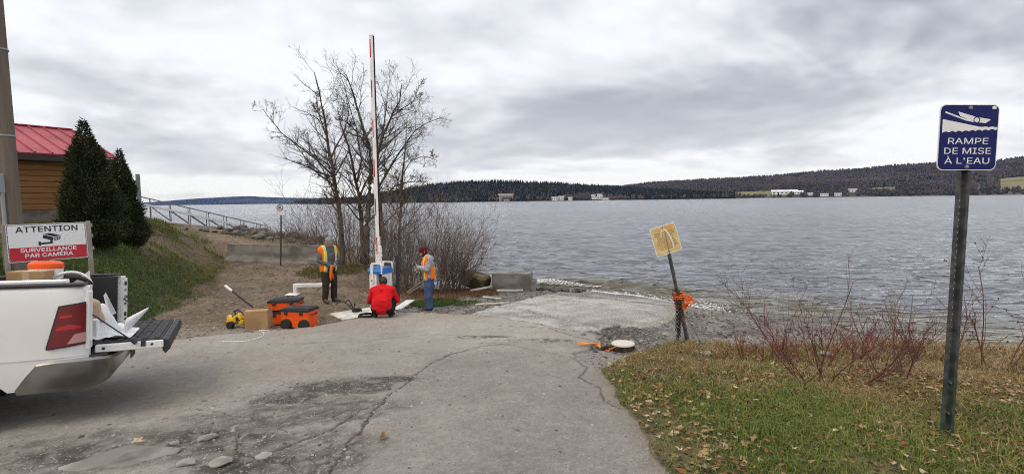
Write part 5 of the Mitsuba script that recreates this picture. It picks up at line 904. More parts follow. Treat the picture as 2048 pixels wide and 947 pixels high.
def tr(m, x=0, y=0, z=0): m = m.copy() if hasattr(m, 'vertices') else trimesh.Trimesh(*m); m.apply_translation([x, y, z]); return m
# boat-ramp sign
bt = thing('boat_ramp_sign', 'dark blue sign lettered RAMPE DE MISE À L\'EAU on a perforated steel post', 'sign')
b0 = np.array([3.48, 3.90, gz(3.48, 3.90) - 0.1]); b1 = np.array([3.52, 3.90, 2.33]); upv = (b1 - b0) / np.linalg.norm(b1 - b0); X_ = np.array([1, 0, 0]) - upv * upv[0]; X_ /= np.linalg.norm(X_); Y_ = np.cross(upv, X_)
Mp = mat4(X_, Y_, upv, b0); Lp = np.linalg.norm(b1 - b0)
ch_ = Polygon([(-0.054, 0.0), (-0.046, -0.004), (-0.026, -0.004), (-0.017, 0.028), (0.017, 0.028), (0.026, -0.004), (0.046, -0.004), (0.054, 0.0), (0.054, 0.004), (0.030, 0.002), (0.021, 0.034), (-0.021, 0.034), (-0.030, 0.002), (-0.054, 0.004)])
cm = prism(ch_, Lp); cmf = MF(manifold3d.Mesh(np.asarray(cm.vertices, np.float32), np.asarray(cm.faces, np.uint32)))
cmf = cmf - MF.compose([MF.cylinder(0.05, 0.012, 0.012, 10).rotate([90, 0, 0]).translate([0, 0.05, 0.75 + 0.05 * i]) for i in range(int((Lp - 0.85) / 0.05))])
put('post', cmf, 'm_galv', bt, M=Mp)
ch2 = prism(shapely.affinity.translate(ch_, -0.006, -0.008), 0.62); put('ground_stake', ch2, 'm_galv_green', bt, M=Mp)
for z_ in (0.30, 0.55): put('bolt', cyl((0, -0.008, z_), (0, 0.03, z_), 0.009, 8), 'm_steel', bt, M=Mp)
Mf = mat4(X_, upv, -Y_, b1 - upv * 0.245 + Y_ * -0.010)
pl = put('panel', prism(rrect(0.456, 0.50, 0.045), 0.004), 'm_sign_white', bt, M=Mf); put('face', tr(prism(rrect(0.442, 0.486, 0.04), 0.0015), z=0.0042), 'm_sign_blue', pl, M=Mf)
zt = 0.0062
for s_, y_, w_ in (('RAMPE', -0.040, 0.31), ('DE MISE', -0.115, 0.36), ("À L'EAU", -0.190, 0.345)): put('lettering', tr(texts(s_, 0.046, w_, False, 0.001), 0.0, y_ - 0.01, zt), 'm_sign_white', pl, M=Mf)
wv = [(-0.195, 0.155)] + [(-0.195 + 0.39 * t_, 0.155 - 0.135 * t_ ** 1.0 * 0.55) for t_ in (0.5, 1.0)]
xs = np.linspace(0.215, -0.205, 60); low = [(x_, 0.034 + 0.05 * (x_ + 0.205) + 0.010 * abs(math.sin(x_ * 62))) for x_ in xs]
up_ = [(x_, max(0.138 - 0.20 * (x_ + 0.205), 0.075) + (0.008 * abs(math.sin(x_ * 62)) if x_ > 0.09 else 0)) for x_ in np.linspace(-0.205, 0.215, 40)]
put('water_symbol', tr(prism(Polygon(up_ + low), 0.001), z=zt), 'm_sign_white', pl, M=Mf)
bo = Polygon([(-0.09, 0.195), (-0.075, 0.163), (0.03, 0.118), (0.125, 0.108), (0.165, 0.136), (0.05, 0.155)]).union(LineString([(-0.185, 0.190), (-0.03, 0.134), (0.05, 0.118)]).buffer(0.006)).difference(Point(0.055, 0.132).buffer(0.026)).union(Point(0.055, 0.132).buffer(0.018))
put('boat_symbol', tr(prism(bo, 0.001), z=zt), 'm_sign_white', pl, M=Mf); put('sticker', tr(prism(rrect(0.03, 0.022, 0.002), 0.001), 0.185, 0.225, zt), 'm_sign_white', pl, M=Mf)
for y_ in (-0.225, 0.222): put('bolt', turned(lathe([(0.016, 0), (0.014, 0.008), (0.0001, 0.012)], 12), mat4([1, 0, 0], [0, 1, 0], [0, 0, 1], (0, y_, zt))), 'm_steel', bt, M=Mf)
# camera warning sign
cs = thing('camera_sign', 'white and red sign lettered ATTENTION SURVEILLANCE PAR CAMÉRA behind the pickup', 'sign'); Ms = sgn(-6.30, 6.78, 1.175, math.radians(43), math.radians(0.6))
pl = put('panel', prism(rrect(0.80, 0.50, 0.025), 0.006), 'm_sign_white', cs, M=Ms)
put('border', tr(prism(rrect(0.785, 0.485, 0.022).difference(rrect(0.772, 0.472, 0.018)), 0.0012), z=0.0062), 'm_sign_black', pl, M=Ms); put('red_band', tr(prism(rrect(0.768, 0.468, 0.018).intersection(shapely.box(-0.5, -0.3, 0.5, -0.06)), 0.0012), z=0.0062), 'm_sign_red', pl, M=Ms)
put('lettering', tr(texts('ATTENTION', 0.072, 0.62, True, 0.001), 0, 0.142, 0.0064), 'm_sign_black', pl, M=Ms); put('lettering', tr(texts('SURVEILLANCE', 0.050, 0.56, True, 0.001), 0, -0.124, 0.0076), 'm_sign_white', pl, M=Ms); put('lettering', tr(texts('PAR CAMÉRA', 0.050, 0.48, True, 0.001), 0, -0.196, 0.0076), 'm_sign_white', pl, M=Ms)
cam_ = [Polygon([(-0.045, 0.10), (-0.055, 0.055), (0.045, 0.015), (0.055, 0.060)]), Polygon([(-0.045, 0.108), (0.06, 0.068), (0.13, 0.080), (0.02, 0.118)]), Polygon([(0.062, 0.058), (0.128, 0.072), (0.118, 0.03), (0.06, 0.012)]).difference(Polygon([(0.072, 0.048), (0.116, 0.060), (0.108, 0.034), (0.070, 0.022)])), Point(0.092, 0.040).buffer(0.010), shapely.box(-0.10, -0.045, -0.078, 0.01), LineString([(-0.08, -0.02), (0.03, -0.012), (0.03, 0.02)]).buffer(0.012)]
put('camera_symbol', tr(prism(shapely.union_all([g.buffer(0.0005) for g in cam_]), 0.001), z=0.0064), 'm_sign_black', pl, M=Ms)
for s_, xl in ((1, 0.425), (-1, -0.41)):
    q_ = (Ms @ [xl, 0, -0.03, 1])[:3]; gq = gz(q_[0], q_[1]); put('post', turned(box(0.055, 0.07, q_[2] + 0.26 - gq + 0.2, ch=0.008), rotz(math.radians(43), (q_[0], q_[1], (q_[2] + 0.26 + gq - 0.2) / 2))), 'm_grey_wood', cs)
    for z_ in (0.20, 0.05, -0.12): put('cross_slat', tr(box(0.16, 0.03, 0.05), xl - s_ * 0.03, z_, -0.018) if False else box(0.14, 0.05, 0.012, (xl - s_ * 0.025, z_, 0.020 if s_ > 0 and abs(xl) > 0.46 else -0.008)), 'm_grey_wood', cs, M=Ms)
# leaning yellow notice
yt_ = thing('yellow_notice_sign', 'faded yellow notice board on a leaning steel pole above the beach', 'sign'); y0 = np.array([2.91, 8.1, gz(2.91, 8.1) - 0.1]); y1 = np.array([2.46, 8.1, 1.17]); uy = (y1 - y0) / np.linalg.norm(y1 - y0); xy_ = np.cross([0, 1.0, 0], uy) * 1.0; xy_ = xy_ / np.linalg.norm(xy_)
if xy_[0] < 0: xy_ = -xy_
ca, sa = math.cos(math.radians(-4)), math.sin(math.radians(-4)); sx_, sy_ = xy_ * ca + uy * sa * -1, uy * ca + xy_ * sa
My = mat4(sx_, sy_, np.cross(sx_, sy_), np.array([2.49, 8.08, 0.985]))
mid = y0 + uy * 1.0
put('upper_pole', tube([mid, y1 + uy * -0.05], 0.030, 4), 'm_galv', yt_); put('lower_pole', tube([y0, mid], 0.033, 4), 'm_galv_green', yt_); put('rust_sleeve', tube([y0 + uy * 0.52, y0 + uy * 0.86], 0.038, 8), 'm_rust', yt_)
pl = put('panel', prism(rrect(0.425, 0.475, 0.03), 0.005), 'm_sign_white', yt_, M=My); put('face', tr(prism(rrect(0.405, 0.455, 0.025), 0.001), z=0.0055), 'm_sign_yellow', pl, M=My)
R5 = np.random.default_rng(55)
for i in range(9):
    wln = R5.uniform(0.24, 0.34); put('faded_line', tr(prism(shapely.box(-wln / 2, 0, wln / 2, 0.010), 0.001), 0.0, 0.12 - 0.034 * i, 0.007), 'm_sign_fade', pl, M=My)
put('faded_heading', tr(prism(shapely.box(-0.11, 0, 0.11, 0.030), 0.001), 0.03, 0.165, 0.007), 'm_stake', pl, M=My)
put('scrape', tr(prism(LineString([(0.0, 0.20), (0.055, 0.12), (0.085, 0.02), (0.095, -0.10), (0.09, -0.16)]).buffer(0.011).union(LineString([(0.0, 0.20), (-0.045, 0.13), (-0.06, 0.06)]).buffer(0.006)), 0.001), z=0.0082), 'm_sign_white', pl, M=My)
for y_ in (0.20, -0.19): put('bolt', turned(lathe([(0.018, 0), (0.015, 0.008), (0.0001, 0.01)], 10), mat4([1, 0, 0], [0, 1, 0], [0, 0, 1], (0, y_, 0.0085))), 'm_steel', pl, M=My)
# rope and chain wound round the pole
rc = y0 + uy * 0.86; R6 = np.random.default_rng(6); t_ = np.linspace(0, 1, 260); th = t_ * 2 * np.pi * 9
q = rc + np.outer((t_ - 0.5) * 0.30, uy) + np.stack([np.cos(th), np.sin(th), 0 * th], 1) * (0.055 + 0.03 * np.abs(np.sin(t_ * 23)))[:, None] + R6.normal(size=(260, 3)) * 0.006
mb = MB().tube(q, 0.012, 5)
for i in range(7): a_ = R6.uniform(-0.1, 0.1); k = np.linspace(0, 1, 14); mb.tube(np.stack([rc[0] + 0.03 + 0.19 * np.sin(k * 3.0) * R6.uniform(0.5, 1.1), rc[1] - 0.06 + a_ * k, rc[2] + 0.10 - (0.10 + 0.22 * R6.uniform()) * k + 0.03 * np.sin(k * 6 + i)], 1), 0.012, 5)
solo('rope_tangle', 'orange rope wound around the middle of the leaning pole', 'rope', mb, 'm_orange_rope', smooth=True)
def chain_strand(pts, n):
    pts = np.asarray(pts, float); s = np.cumsum(np.r_[0, np.linalg.norm(np.diff(pts, axis=0), axis=1)]); k = np.linspace(0, s[-1], n); p = np.stack([np.interp(k, s, pts[:, i]) for i in range(3)], 1); m = MB(); a = np.arange(10) * 2 * np.pi / 10
    for i in range(n):
        d = p[min(i + 1, n - 1)] - p[max(i - 1, 0)]; d /= np.linalg.norm(d); sd = np.cross(d, [0, 1, 0.1] if i % 2 else [1, 0, 0.1]); sd /= np.linalg.norm(sd); L = s[-1] / n * 0.72
        ring = p[i] + np.cos(a)[:, None] * d * L + np.sin(a)[:, None] * sd * 0.020; m.add(*tube(np.vstack([ring, ring[:1]]), 0.008, 4, False))
    return m
cz = gz(2.68, 8.0)
for i, (x0_, x1_) in enumerate(((2.70, 2.67), (2.72, 2.70), (2.66, 2.655))):
    solo('chain', ('longest dark chain strand hanging down beside the leaning pole', 'dark chain strand between the other strand and the pole', 'leftmost dark chain strand hanging from the rope tangle')[i], 'chain', chain_strand([(x0_, 8.03, 0.0), (x0_, 8.0, -0.1), (x1_, 7.99, cz + 0.04 + 0.10 * i)], 24 - 4 * i), 'm_black_plastic')
mb = MB(); t_ = np.linspace(0, 1, 120); q = rc + np.outer((t_ - 0.3) * 0.24, uy) + np.stack([np.cos(t_ * 40), np.sin(t_ * 40), 0 * t_], 1) * 0.075 + R6.normal(size=(120, 3)) * 0.008; mb.tube(q, 0.011, 4)
solo('chain', 'black chain wrapped over the orange rope on the leaning pole', 'chain', mb, 'm_black_plastic')
# no-parking sign
nt = thing('no_parking_sign', 'small white no parking sign on a thin pole in front of the barrier', 'sign'); zn = gz(-9.5, 20.3)
put('pole', tube([(-9.50, 20.35, zn - 0.1), (-9.36, 20.30, 1.0)], 0.032, 8), 'm_galv', nt); Mn = sgn(-9.36, 20.25, 1.40, math.radians(8), 0.02); put('pole_top', tube([(-9.36, 20.30, 1.0), (-9.345, 20.29, 1.60)], 0.032, 8), 'm_galv', nt)
pl = put('panel', prism(rrect(0.31, 0.45, 0.02), 0.004), 'm_sign_white', nt, M=Mn)
put('ring', tr(prism(Point(0, 0.08).buffer(0.125).difference(Point(0, 0.08).buffer(0.10)).union(LineString([(-0.08, 0.16), (0.08, 0.0)]).buffer(0.012)), 0.001), z=0.0045), 'm_sign_black', pl, M=Mn); put('lettering', tr(texts('P', 0.13, None, True, 0.001), 0, 0.018, 0.0060), 'm_sign_black', pl, M=Mn)

# ------------------------------------------------------------------ cabin, utility pole, gangway
mat('m_plank', None, 0.7, spec=0.3, tex=mikit.proc(lambda p, n, uv: MIX((0.155, 0.072, 0.024), (0.30, 0.145, 0.048), FB(p.x * 1.3 + p.y * 1.3, p.z * 22, mikit.cell_rand(p.z / 0.19) * 40))))
mat('m_red_roof', None, 0.5, spec=0.35, tex=worn((0.27, 0.042, 0.056), (0.35, 0.064, 0.080), 1.1)); mat('m_fascia', (0.035, 0.025, 0.022), 0.7); mat('m_foundation', None, 0.9, tex=worn((0.10, 0.085, 0.07), (0.17, 0.145, 0.12), 4))
hs = thing('cabin', 'wooden cabin with red metal roof behind the cedars', 'cabin'); ev = np.array([0.5, 0.866, 0]); nn = np.array([0.866, -0.5, 0]); c0 = np.array([-13.3, 17.0, 0])
Mh = mat4(-ev, -nn, [0, 0, 1], c0)   # x back along the eave from its right end, y inwards, z up
LH, DH, ZE, ZR, ZF = 9.0, 6.6, 3.25, 4.43, 0.95
wl = put('wall', cat(box(LH - 0.8, 0.14, ZE - ZF - 0.55, (LH / 2 + 0.2, 0.50, (ZE + ZF + 0.55) / 2 - 0.05)), box(0.14, DH - 1.2, ZE - ZF - 0.1, (0.35, DH / 2, (ZE + ZF) / 2)), box(LH - 0.8, 0.14, ZE - ZF - 0.1, (LH / 2 + 0.2, DH - 0.5, (ZE + ZF) / 2)), box(0.14, DH - 1.2, ZE - ZF - 0.1, (LH - 0.3, DH / 2, (ZE + ZF) / 2)), turned(prism([(0.55, 0), (DH - 0.55, 0), (DH / 2, ZR - ZE - 0.15)], 0.12), mat4([0, 1, 0], [0, 0, 1], [1, 0, 0], (0.29, 0, ZE - 0.06)))), 'm_plank', hs, M=Mh)
put('foundation', box(LH - 0.7, 0.2, 1.0, (LH / 2 + 0.2, 0.50, ZF + 0.10)), 'm_foundation', hs, M=Mh)
nb = 9; zw0 = ZF + 0.60; hb = (ZE - 0.12 - zw0) / nb
for i in range(nb): put('plank', box(LH - 0.84, 0.05, hb - 0.012, (LH / 2 + 0.2, 0.415, zw0 + hb * (i + 0.5)), 0.012), 'm_plank', wl, M=Mh)
put('corner_board', box(0.14, 0.10, ZE - zw0, (0.30, 0.40, (ZE + zw0) / 2 - 0.03), 0.01), 'm_plank', wl, M=Mh)
wn = put('window', box(0.85, 0.05, 0.98, (3.25, 0.375, 2.62)), 'm_dark_glass', hs, M=Mh); put('frame', cat(*[box(*a) for a in ((0.07, 0.06, 1.1, (2.80, 0.37, 2.62)), (0.07, 0.06, 1.1, (3.70, 0.37, 2.62)), (0.97, 0.06, 0.07, (3.25, 0.37, 3.15)), (1.05, 0.08, 0.07, (3.25, 0.37, 2.09)))]), 'm_plank', wn, M=Mh)
sl = math.hypot(DH / 2, ZR - ZE)
def roofside(s):
    y0_, d = (0.0, 1) if s == 0 else (DH, -1); return mat4([1, 0, 0], np.array([0, d * DH / 2, ZR - ZE]) / sl, np.cross([1, 0, 0], np.array([0, d * DH / 2, ZR - ZE]) / sl), (0, y0_, ZE))
for s in (0, 1):
    Mr = roofside(s); sg = 1 if s == 0 else -1; rf = put('roof', turned(box(LH, sl, 0.05, (LH / 2, sl / 2, 0.0)), Mr), 'm_red_roof', hs, M=Mh)
    for i in range(23): put('seam', turned(box(0.035, sl - 0.02, 0.045, (0.02 + i * (LH - 0.04) / 22, sl / 2, sg * 0.045)), Mr), 'm_red_roof', rf, M=Mh)
put('ridge_cap', box(LH, 0.25, 0.05, (LH / 2, DH / 2, ZR + 0.035), 0.01), 'm_red_roof', hs, M=Mh); put('fascia', box(LH - 0.02, 0.04, 0.16, (LH / 2, 0.03, ZE - 0.115)), 'm_fascia', hs, M=Mh)
put('gutter', box(LH - 0.02, 0.42, 0.02, (LH / 2, 0.27, ZE - 0.20)), 'm_fascia', hs, M=Mh)
solo('side_panel', 'white panel standing between the two cedars beside the cabin', 'panel', turned(box(0.5, 0.06, 1.7, (0, 0, 0.8)), rotz(0.5, (-13.75, 16.6, gz(-13.75, 16.6)))), 'm_sign_white')
mat('m_pole_wood', None, 0.9, spec=0.15, tex=mikit.proc(lambda p, n, uv: MIX((0.095, 0.075, 0.058), (0.22, 0.18, 0.145), FB(p.x * 26, p.y * 26, p.z * 0.8))), bump=lambda p, n, uv: FB(p.x * 45, p.y * 45, p.z * 2.0), scale=0.008, eps=0.002); mat('m_grey_metal', (0.26, 0.28, 0.29), 0.5)
up = thing('utility_pole', 'weathered wooden utility pole at the left edge with grey box and conduit', 'utility pole'); zu = gz(-9.0, 9.0)
put('pole', tube([(-9.0, 9.0, zu - 0.3), (-9.0, 9.0, 9.5)], [0.155, 0.125], 20), 'm_pole_wood', up, smooth=True); put('meter_box', box(0.20, 0.14, 0.34, (-9.02, 8.80, 2.07), 0.012), 'm_grey_metal', up); put('conduit', tube([(-8.95, 8.83, zu - 0.1), (-8.95, 8.83, 1.91)], 0.03, 10), 'm_grey_metal', up); put('conduit', tube([(-9.06, 8.83, 2.24), (-9.06, 8.86, 8.5)], 0.03, 10), 'm_grey_metal', up)
for z_ in (1.2, 2.9, 4.4): put('strap', lathe([(0.158, 0), (0.158, 0.03)], 20, (-9.0, 9.0, z_)), 'm_grey_metal', up)
mat('m_alu', (0.62, 0.63, 0.65), 0.5); mat('m_dark_steel', (0.17, 0.18, 0.20), 0.5, metal=0.4)
gw = thing('gangway', 'long aluminium gangway with railings sloping down to the lake behind the bank', 'gangway'); ga, gb_ = np.array([-22.02, 30.0, 1.72]), np.array([-16.74, 34.0, -0.21]); gd = gb_ - ga; gl = np.linalg.norm(gd); gd /= gl; gs = np.cross(gd, [0, 0, 1]); gs /= np.linalg.norm(gs)
for s_, nm in ((0, 'near'), (-1.3, 'far')):
    o = gs * s_ if s_ else gs * 0
    put('deck_beam', turned(box(0.06, gl + 3.0, 0.12), mat4(gs, gd, np.cross(gs, gd), (ga + gb_) / 2 - gd * 0.7 + o)), 'm_alu', gw); put('top_rail', tube([ga + o - gd * 2 + [0, 0, 0.44], gb_ + o + [0, 0, 0.37]], 0.028, 6), 'm_dark_steel', gw)
    for i in range(7):
        t_ = 0.05 + i * 0.15; p_ = ga + gd * gl * t_ + o; put('railing_post', tube([p_ - [0, 0, 0.75 - 0.4 * t_], p_ + [0, 0, 0.42]], 0.026, 5), 'm_dark_steel', gw)
        if i < 6: put('brace', tube([p_ + [0, 0, -0.02], ga + gd * gl * (t_ + 0.15) + o - [0, 0, 0.70 - 0.4 * t_]], 0.024, 5), 'm_dark_steel', gw)
for i in range(20): put('deck_slat', box(0.0001 + 0, 0, 0) if False else turned(box(1.3, 0.5, 0.03), mat4(gs, gd, np.cross(gs, gd), ga + gd * (gl * (i + 0.5) / 20) - gs * 0.65 - np.array([0, 0, 0.06]))), 'm_alu', gw)
put('gate_post', box(0.14, 0.14, 3.2, (-18.55, 25.0, 1.6), 0.01), 'm_dark_steel', gw)

# ------------------------------------------------------------------ the pickup
mat('m_truck_white', None, 0.28, spec=0.5, coat=0.6, tex=mikit.proc(lambda p, n, uv: MIX((0.70, 0.69, 0.67), (0.42, 0.38, 0.33), SS(0.62, 0.15, (p.z + 0.07 * p.y + 0.35)) * (0.35 + 0.6 * FB(p.x * 5, p.y * 5, p.z * 5))))); mat('m_bed_liner', (0.016, 0.016, 0.018), 0.6, bump=lambda p, n, uv: N(p.x * 160, p.y * 160, p.z * 160), scale=0.0015)
mat('m_chrome_dull', None, 0.22, metal=0.9, tex=worn((0.20, 0.19, 0.178), (0.40, 0.39, 0.375), 3)); mat('m_tail_red', (0.15, 0.006, 0.010), 0.12, coat=0.8); mat('m_tail_bright', (0.42, 0.015, 0.012), 0.2, coat=0.5); mat('m_lens_clear', (0.48, 0.24, 0.23), 0.15, coat=0.6); mat('m_white_sheet', None, 0.9, spec=0.1, tex=worn((0.66, 0.66, 0.67), (0.76, 0.76, 0.77), 3)); mat('m_tan_glove', (0.50, 0.36, 0.24), 0.85); mat('m_tyre', (0.02, 0.02, 0.02), 0.85); mat('m_alloy', (0.4, 0.4, 0.42), 0.35, metal=0.8)
yw = 0.52; MT = np.array([[0.8665, -0.4990, 0.0128, -3.95], [0.4961, 0.8638, 0.0879, 4.47], [-0.0550, -0.0698, 0.9960, -0.46], [0, 0, 0, 1]])  # u to the rear, v across from the near side, w up
tk = thing('pickup_truck', 'white pickup truck parked at the left with its tailgate down', 'pickup truck')
def loft(sections, closed=True):
    """rings of equal length joined in order"""
    S = np.asarray(sections, float); n, m = S.shape[:2]; i, j = np.meshgrid(np.arange(n - 1), np.arange(m if closed else m - 1), indexing='ij')
    q = np.stack([i * m + j, i * m + (j + 1) % m, (i + 1) * m + (j + 1) % m, (i + 1) * m + j], -1).reshape(-1, 4); v, f = MB().add(S.reshape(-1, 3), q).arrays()
    if closed:
        c0_, c1_ = S[0].mean(0), S[-1].mean(0); k = len(v); v = np.vstack([v, c0_, c1_]); jj = np.arange(m); f = np.vstack([f, np.stack([jj * 0 + k, (jj + 1) % m, jj], 1), np.stack([jj * 0 + k + 1, (n - 1) * m + jj, (n - 1) * m + (jj + 1) % m], 1)])
    return v, f
def bedside(far):
    us = np.concatenate([np.linspace(-2.05, -0.3, 15), [-0.2, -0.12, -0.06, -0.025, -0.006]]); rings = []
    for u in us:
        e = max(0, (u + 0.22) / 0.22); rnd = 0.085 * (1 - math.sqrt(max(0, 1 - e ** 2.2)))   # the corner curves round to the tailgate
        wb = 0.46 if u > -0.62 else (0.46 + 0.0 if not (-1.62 < u < -0.62) else 0.08 + 0.0)
        if -1.66 < u < -0.66: wb = 0.48 + math.sqrt(max(0, 0.50 ** 2 - (u + 1.16) ** 2)) * 0.92
        P_ = [(0.17, 1.36), (0.15, 1.378), (0.05, 1.378), (0.025, 1.365), (0.008, 1.33), (0.0, 1.24), (-0.004, 1.12), (-0.004, 1.00), (0.004, max(0.86, wb + 0.02)), (0.006, max(0.735, wb + 0.015)), (0.016, max(0.728, wb + 0.01)), (0.02, max(0.60, wb + 0.005)), (0.045, wb), (0.17, wb + 0.02)]
        rings.append([(u, (v_ + rnd) if v_ < 0.16 else v_, w_) for v_, w_ in P_])
    v, f = loft(rings)
    if far: v = v * [1, -1, 1] + [0, 1.95, 0]; f = f[:, ::-1]
    return v, f
put('bed_side', bedside(False), 'm_truck_white', tk, smooth=38, M=MT, label='near white side panel of the cargo bed'); put('bed_side', bedside(True), 'm_truck_white', tk, smooth=38, M=MT)
for v_ in (0.10, 1.85): put('rail_cap', box(2.0, 0.19, 0.025, (-1.03, v_, 1.392), 0.010), 'm_black_plastic', tk, M=MT)
put('bed_liner', cat(box(2.0, 1.62, 0.02, (-1.04, 0.975, 0.80)), box(2.0, 0.02, 0.56, (-1.04, 0.19, 1.09)), box(2.0, 0.02, 0.56, (-1.04, 1.76, 1.09)), box(0.03, 1.6, 0.62, (-2.03, 0.975, 1.09)), *[box(1.95, 0.06, 0.012, (-1.04, 0.26 + 0.13 * i, 0.815)) for i in range(12)], box(0.55, 0.22, 0.2, (-1.16, 1.64, 0.9), 0.03), box(0.55, 0.22, 0.2, (-1.16, 0.31, 0.9), 0.03)), 'm_bed_liner', tk, M=MT)
pp = put('bed_post', cat(box(0.035, 0.13, 0.60, (0.0, 1.86, 1.07), 0.008), box(0.05, 0.05, 0.58, (0.01, 1.91, 1.06), 0.015)), 'm_truck_white', tk, M=MT); put('bed_post', box(0.035, 0.13, 0.54, (-0.01, 0.10, 1.06), 0.008), 'm_truck_white', tk, M=MT)
for w_, h_, m_ in ((1.28, 0.05, 'm_black_plastic'), (1.20, 0.03, 'm_steel'), (1.11, 0.05, 'm_steel'), (1.03, 0.02, 'm_black_plastic'), (0.90, 0.05, 'm_black_plastic'), (0.84, 0.02, 'm_black_plastic')): put('latch_fitting', box(0.03, 0.06, h_, (0.020, 1.855, w_), 0.006), m_, pp, M=MT)
put('door_cable', tube([(0.03, 1.85, 1.13), (0.09, 1.84, 1.07)], 0.008, 5), 'm_black_plastic', pp, M=MT)
# tail light, wrapping round the corner
def onside(poly, off, depth=0.02):
    p = Polygon(poly); m = prism(p, depth); m = m.subdivide_to_size(0.05); v = np.array(m.vertices); u, w_, k = v[:, 0], v[:, 1], v[:, 2]; e = np.clip((u + 0.22) / 0.22, 0, 1); rnd = 0.085 * (1 - np.sqrt(np.maximum(0, 1 - e ** 2.2)))
    return trimesh.Trimesh(np.stack([u, -0.004 + rnd - off - k + 0.0, w_], 1), m.faces[:, ::-1], process=False)
tl_ = [(-0.205, 1.205), (-0.012, 1.235), (-0.004, 1.22), (-0.006, 0.86), (-0.018, 0.845), (-0.280, 0.815), (-0.290, 0.83)]
lt = put('tail_light', onside(tl_, -0.012, 0.022), 'm_black_plastic', tk, M=MT); tp_ = Polygon(tl_).buffer(-0.013, join_style=2)
put('lens', onside(list(tp_.exterior.coords)[:-1], 0.006, 0.014), 'm_tail_red', lt, M=MT, label='dark red lens'); put('reversing_lens', onside([(-0.14, 0.86), (-0.018, 0.868), (-0.018, 0.955), (-0.09, 0.945)], 0.016, 0.008), 'm_lens_clear', lt, M=MT, label='pale reversing lens')
put('bulb_bar', onside([(-0.20, 1.095), (-0.11, 1.10), (-0.11, 1.125), (-0.19, 1.12)], 0.016, 0.007), 'm_tail_bright', lt, M=MT); put('bulb_bar', onside([(-0.22, 0.985), (-0.05, 0.995), (-0.05, 1.02), (-0.13, 1.035), (-0.215, 1.01)], 0.016, 0.007), 'm_tail_bright', lt, M=MT)
# bumper: swept round the rear
path = [(-0.36, 0.002, 0.70, 0.43), (-0.22, -0.018, 0.715, 0.43), (-0.05, -0.022, 0.715, 0.435), (0.06, -0.005, 0.715, 0.445), (0.14, 0.05, 0.71, 0.46), (0.19, 0.16, 0.70, 0.48), (0.205, 0.40, 0.69, 0.50), (0.21, 0.97, 0.68, 0.51), (0.205, 1.55, 0.69, 0.50), (0.19, 1.79, 0.70, 0.48), (0.14, 1.90, 0.71, 0.46), (0.06, 1.955, 0.715, 0.445), (-0.05, 1.972, 0.715, 0.435), (-0.36, 1.948, 0.70, 0.43)]
rings = []
for i, (u, v_, t_, b_) in enumerate(path):
    a = np.array(path[max(i - 1, 0)][:2]); c = np.array(path[min(i + 1, len(path) - 1)][:2]); d = c - a; d /= np.linalg.norm(d); nrm_ = np.array([d[1], -d[0]]) ; inn = np.array([u, v_]) - nrm_ * 0.13; m1 = np.array([u, v_]) - nrm_ * 0.018; m2 = np.array([u, v_]) - nrm_ * 0.05
    sh = np.array([-0.14, 0]) if i in (0, len(path) - 1) else np.array([-0.04, 0]) if i in (1, len(path) - 2) else 0; lo_, lm = np.array([u, v_]) + sh * 0.5 if i in (0, 1, len(path) - 1, len(path) - 2) else np.array([u, v_]), 0
    m1b, m2, innb = m1 + sh, m2 + sh, inn + sh
    rings.append([(*inn, t_), (*m1, t_), (u, v_, t_ - 0.02), (*lo_, (t_ + b_) / 2 + 0.02), (*m1b, b_ + 0.05), (*m2, b_), (*innb, b_ + 0.02)])
bm = put('rear_bumper', loft(rings), 'm_chrome_dull', tk, smooth=38, M=MT, label='dull dirty chrome rear bumper'); put('step_pad', cat(box(0.16, 1.1, 0.012, (0.11, 0.98, 0.70), 0.004), box(0.13, 0.34, 0.012, (0.06, 0.26, 0.716), 0.004), box(0.13, 0.34, 0.012, (0.06, 1.70, 0.716), 0.004)), 'm_black_plastic', bm, M=MT)
put('hitch_receiver', box(0.12, 0.07, 0.07, (0.05, 0.97, 0.47), 0.01), 'm_black_plastic', bm, M=MT); put('licence_plate', box(0.006, 0.30, 0.15, (0.216, 0.97, 0.60)), 'm_black_plastic', bm, M=MT)
# tailgate, lowered
tg_ = put('tailgate', cat(box(0.53, 1.60, 0.065, (0.295, 0.975, 0.765), 0.012), box(0.54, 0.03, 0.075, (0.295, 0.175, 0.765), 0.008), box(0.54, 0.03, 0.075, (0.295, 1.775, 0.765), 0.008)), 'm_truck_white', tk, M=MT)
put('liner', cat(box(0.50, 1.50, 0.014, (0.295, 0.975, 0.806), 0.004), *[box(0.05, 1.44, 0.014, (0.10 + 0.1 * i, 0.975, 0.816), 0.004) for i in range(5)]), 'm_bed_liner', tg_, M=MT)
for i in range(5): put('slot', box(0.12, 0.016, 0.004, (0.33 + 0.05 * (i % 2), 0.42 + 0.27 * i, 0.8255)), 'm_black_plastic', tg_, M=MT)
put('spoiler_cap', loft([[(0.555, v_, 0.815), (0.60, v_, 0.80), (0.622, v_, 0.76), (0.615, v_, 0.70), (0.58, v_, 0.665), (0.555, v_, 0.70)] for v_ in np.linspace(0.18, 1.77, 5)]), 'm_black_plastic', tg_, smooth=40, M=MT)
put('hinge_fitting', cat(cyl((0.09, 0.158, 0.765), (0.09, 0.162, 0.765), 0.014, 10), cyl((0.47, 0.158, 0.77), (0.47, 0.162, 0.77), 0.013, 10), box(0.04, 0.012, 0.06, (0.40, 0.157, 0.785), 0.004)), 'm_black_plastic', tg_, M=MT)
for v_ in (0.15, 1.80): put('support_cable', MB().tube([(0.005, v_, 1.10), (0.335, v_, 0.80)], 0.007, 6).tube([(0.31, v_, 0.825), (0.345, v_, 0.79)], 0.018, 8), 'm_black_plastic', tg_, M=MT)
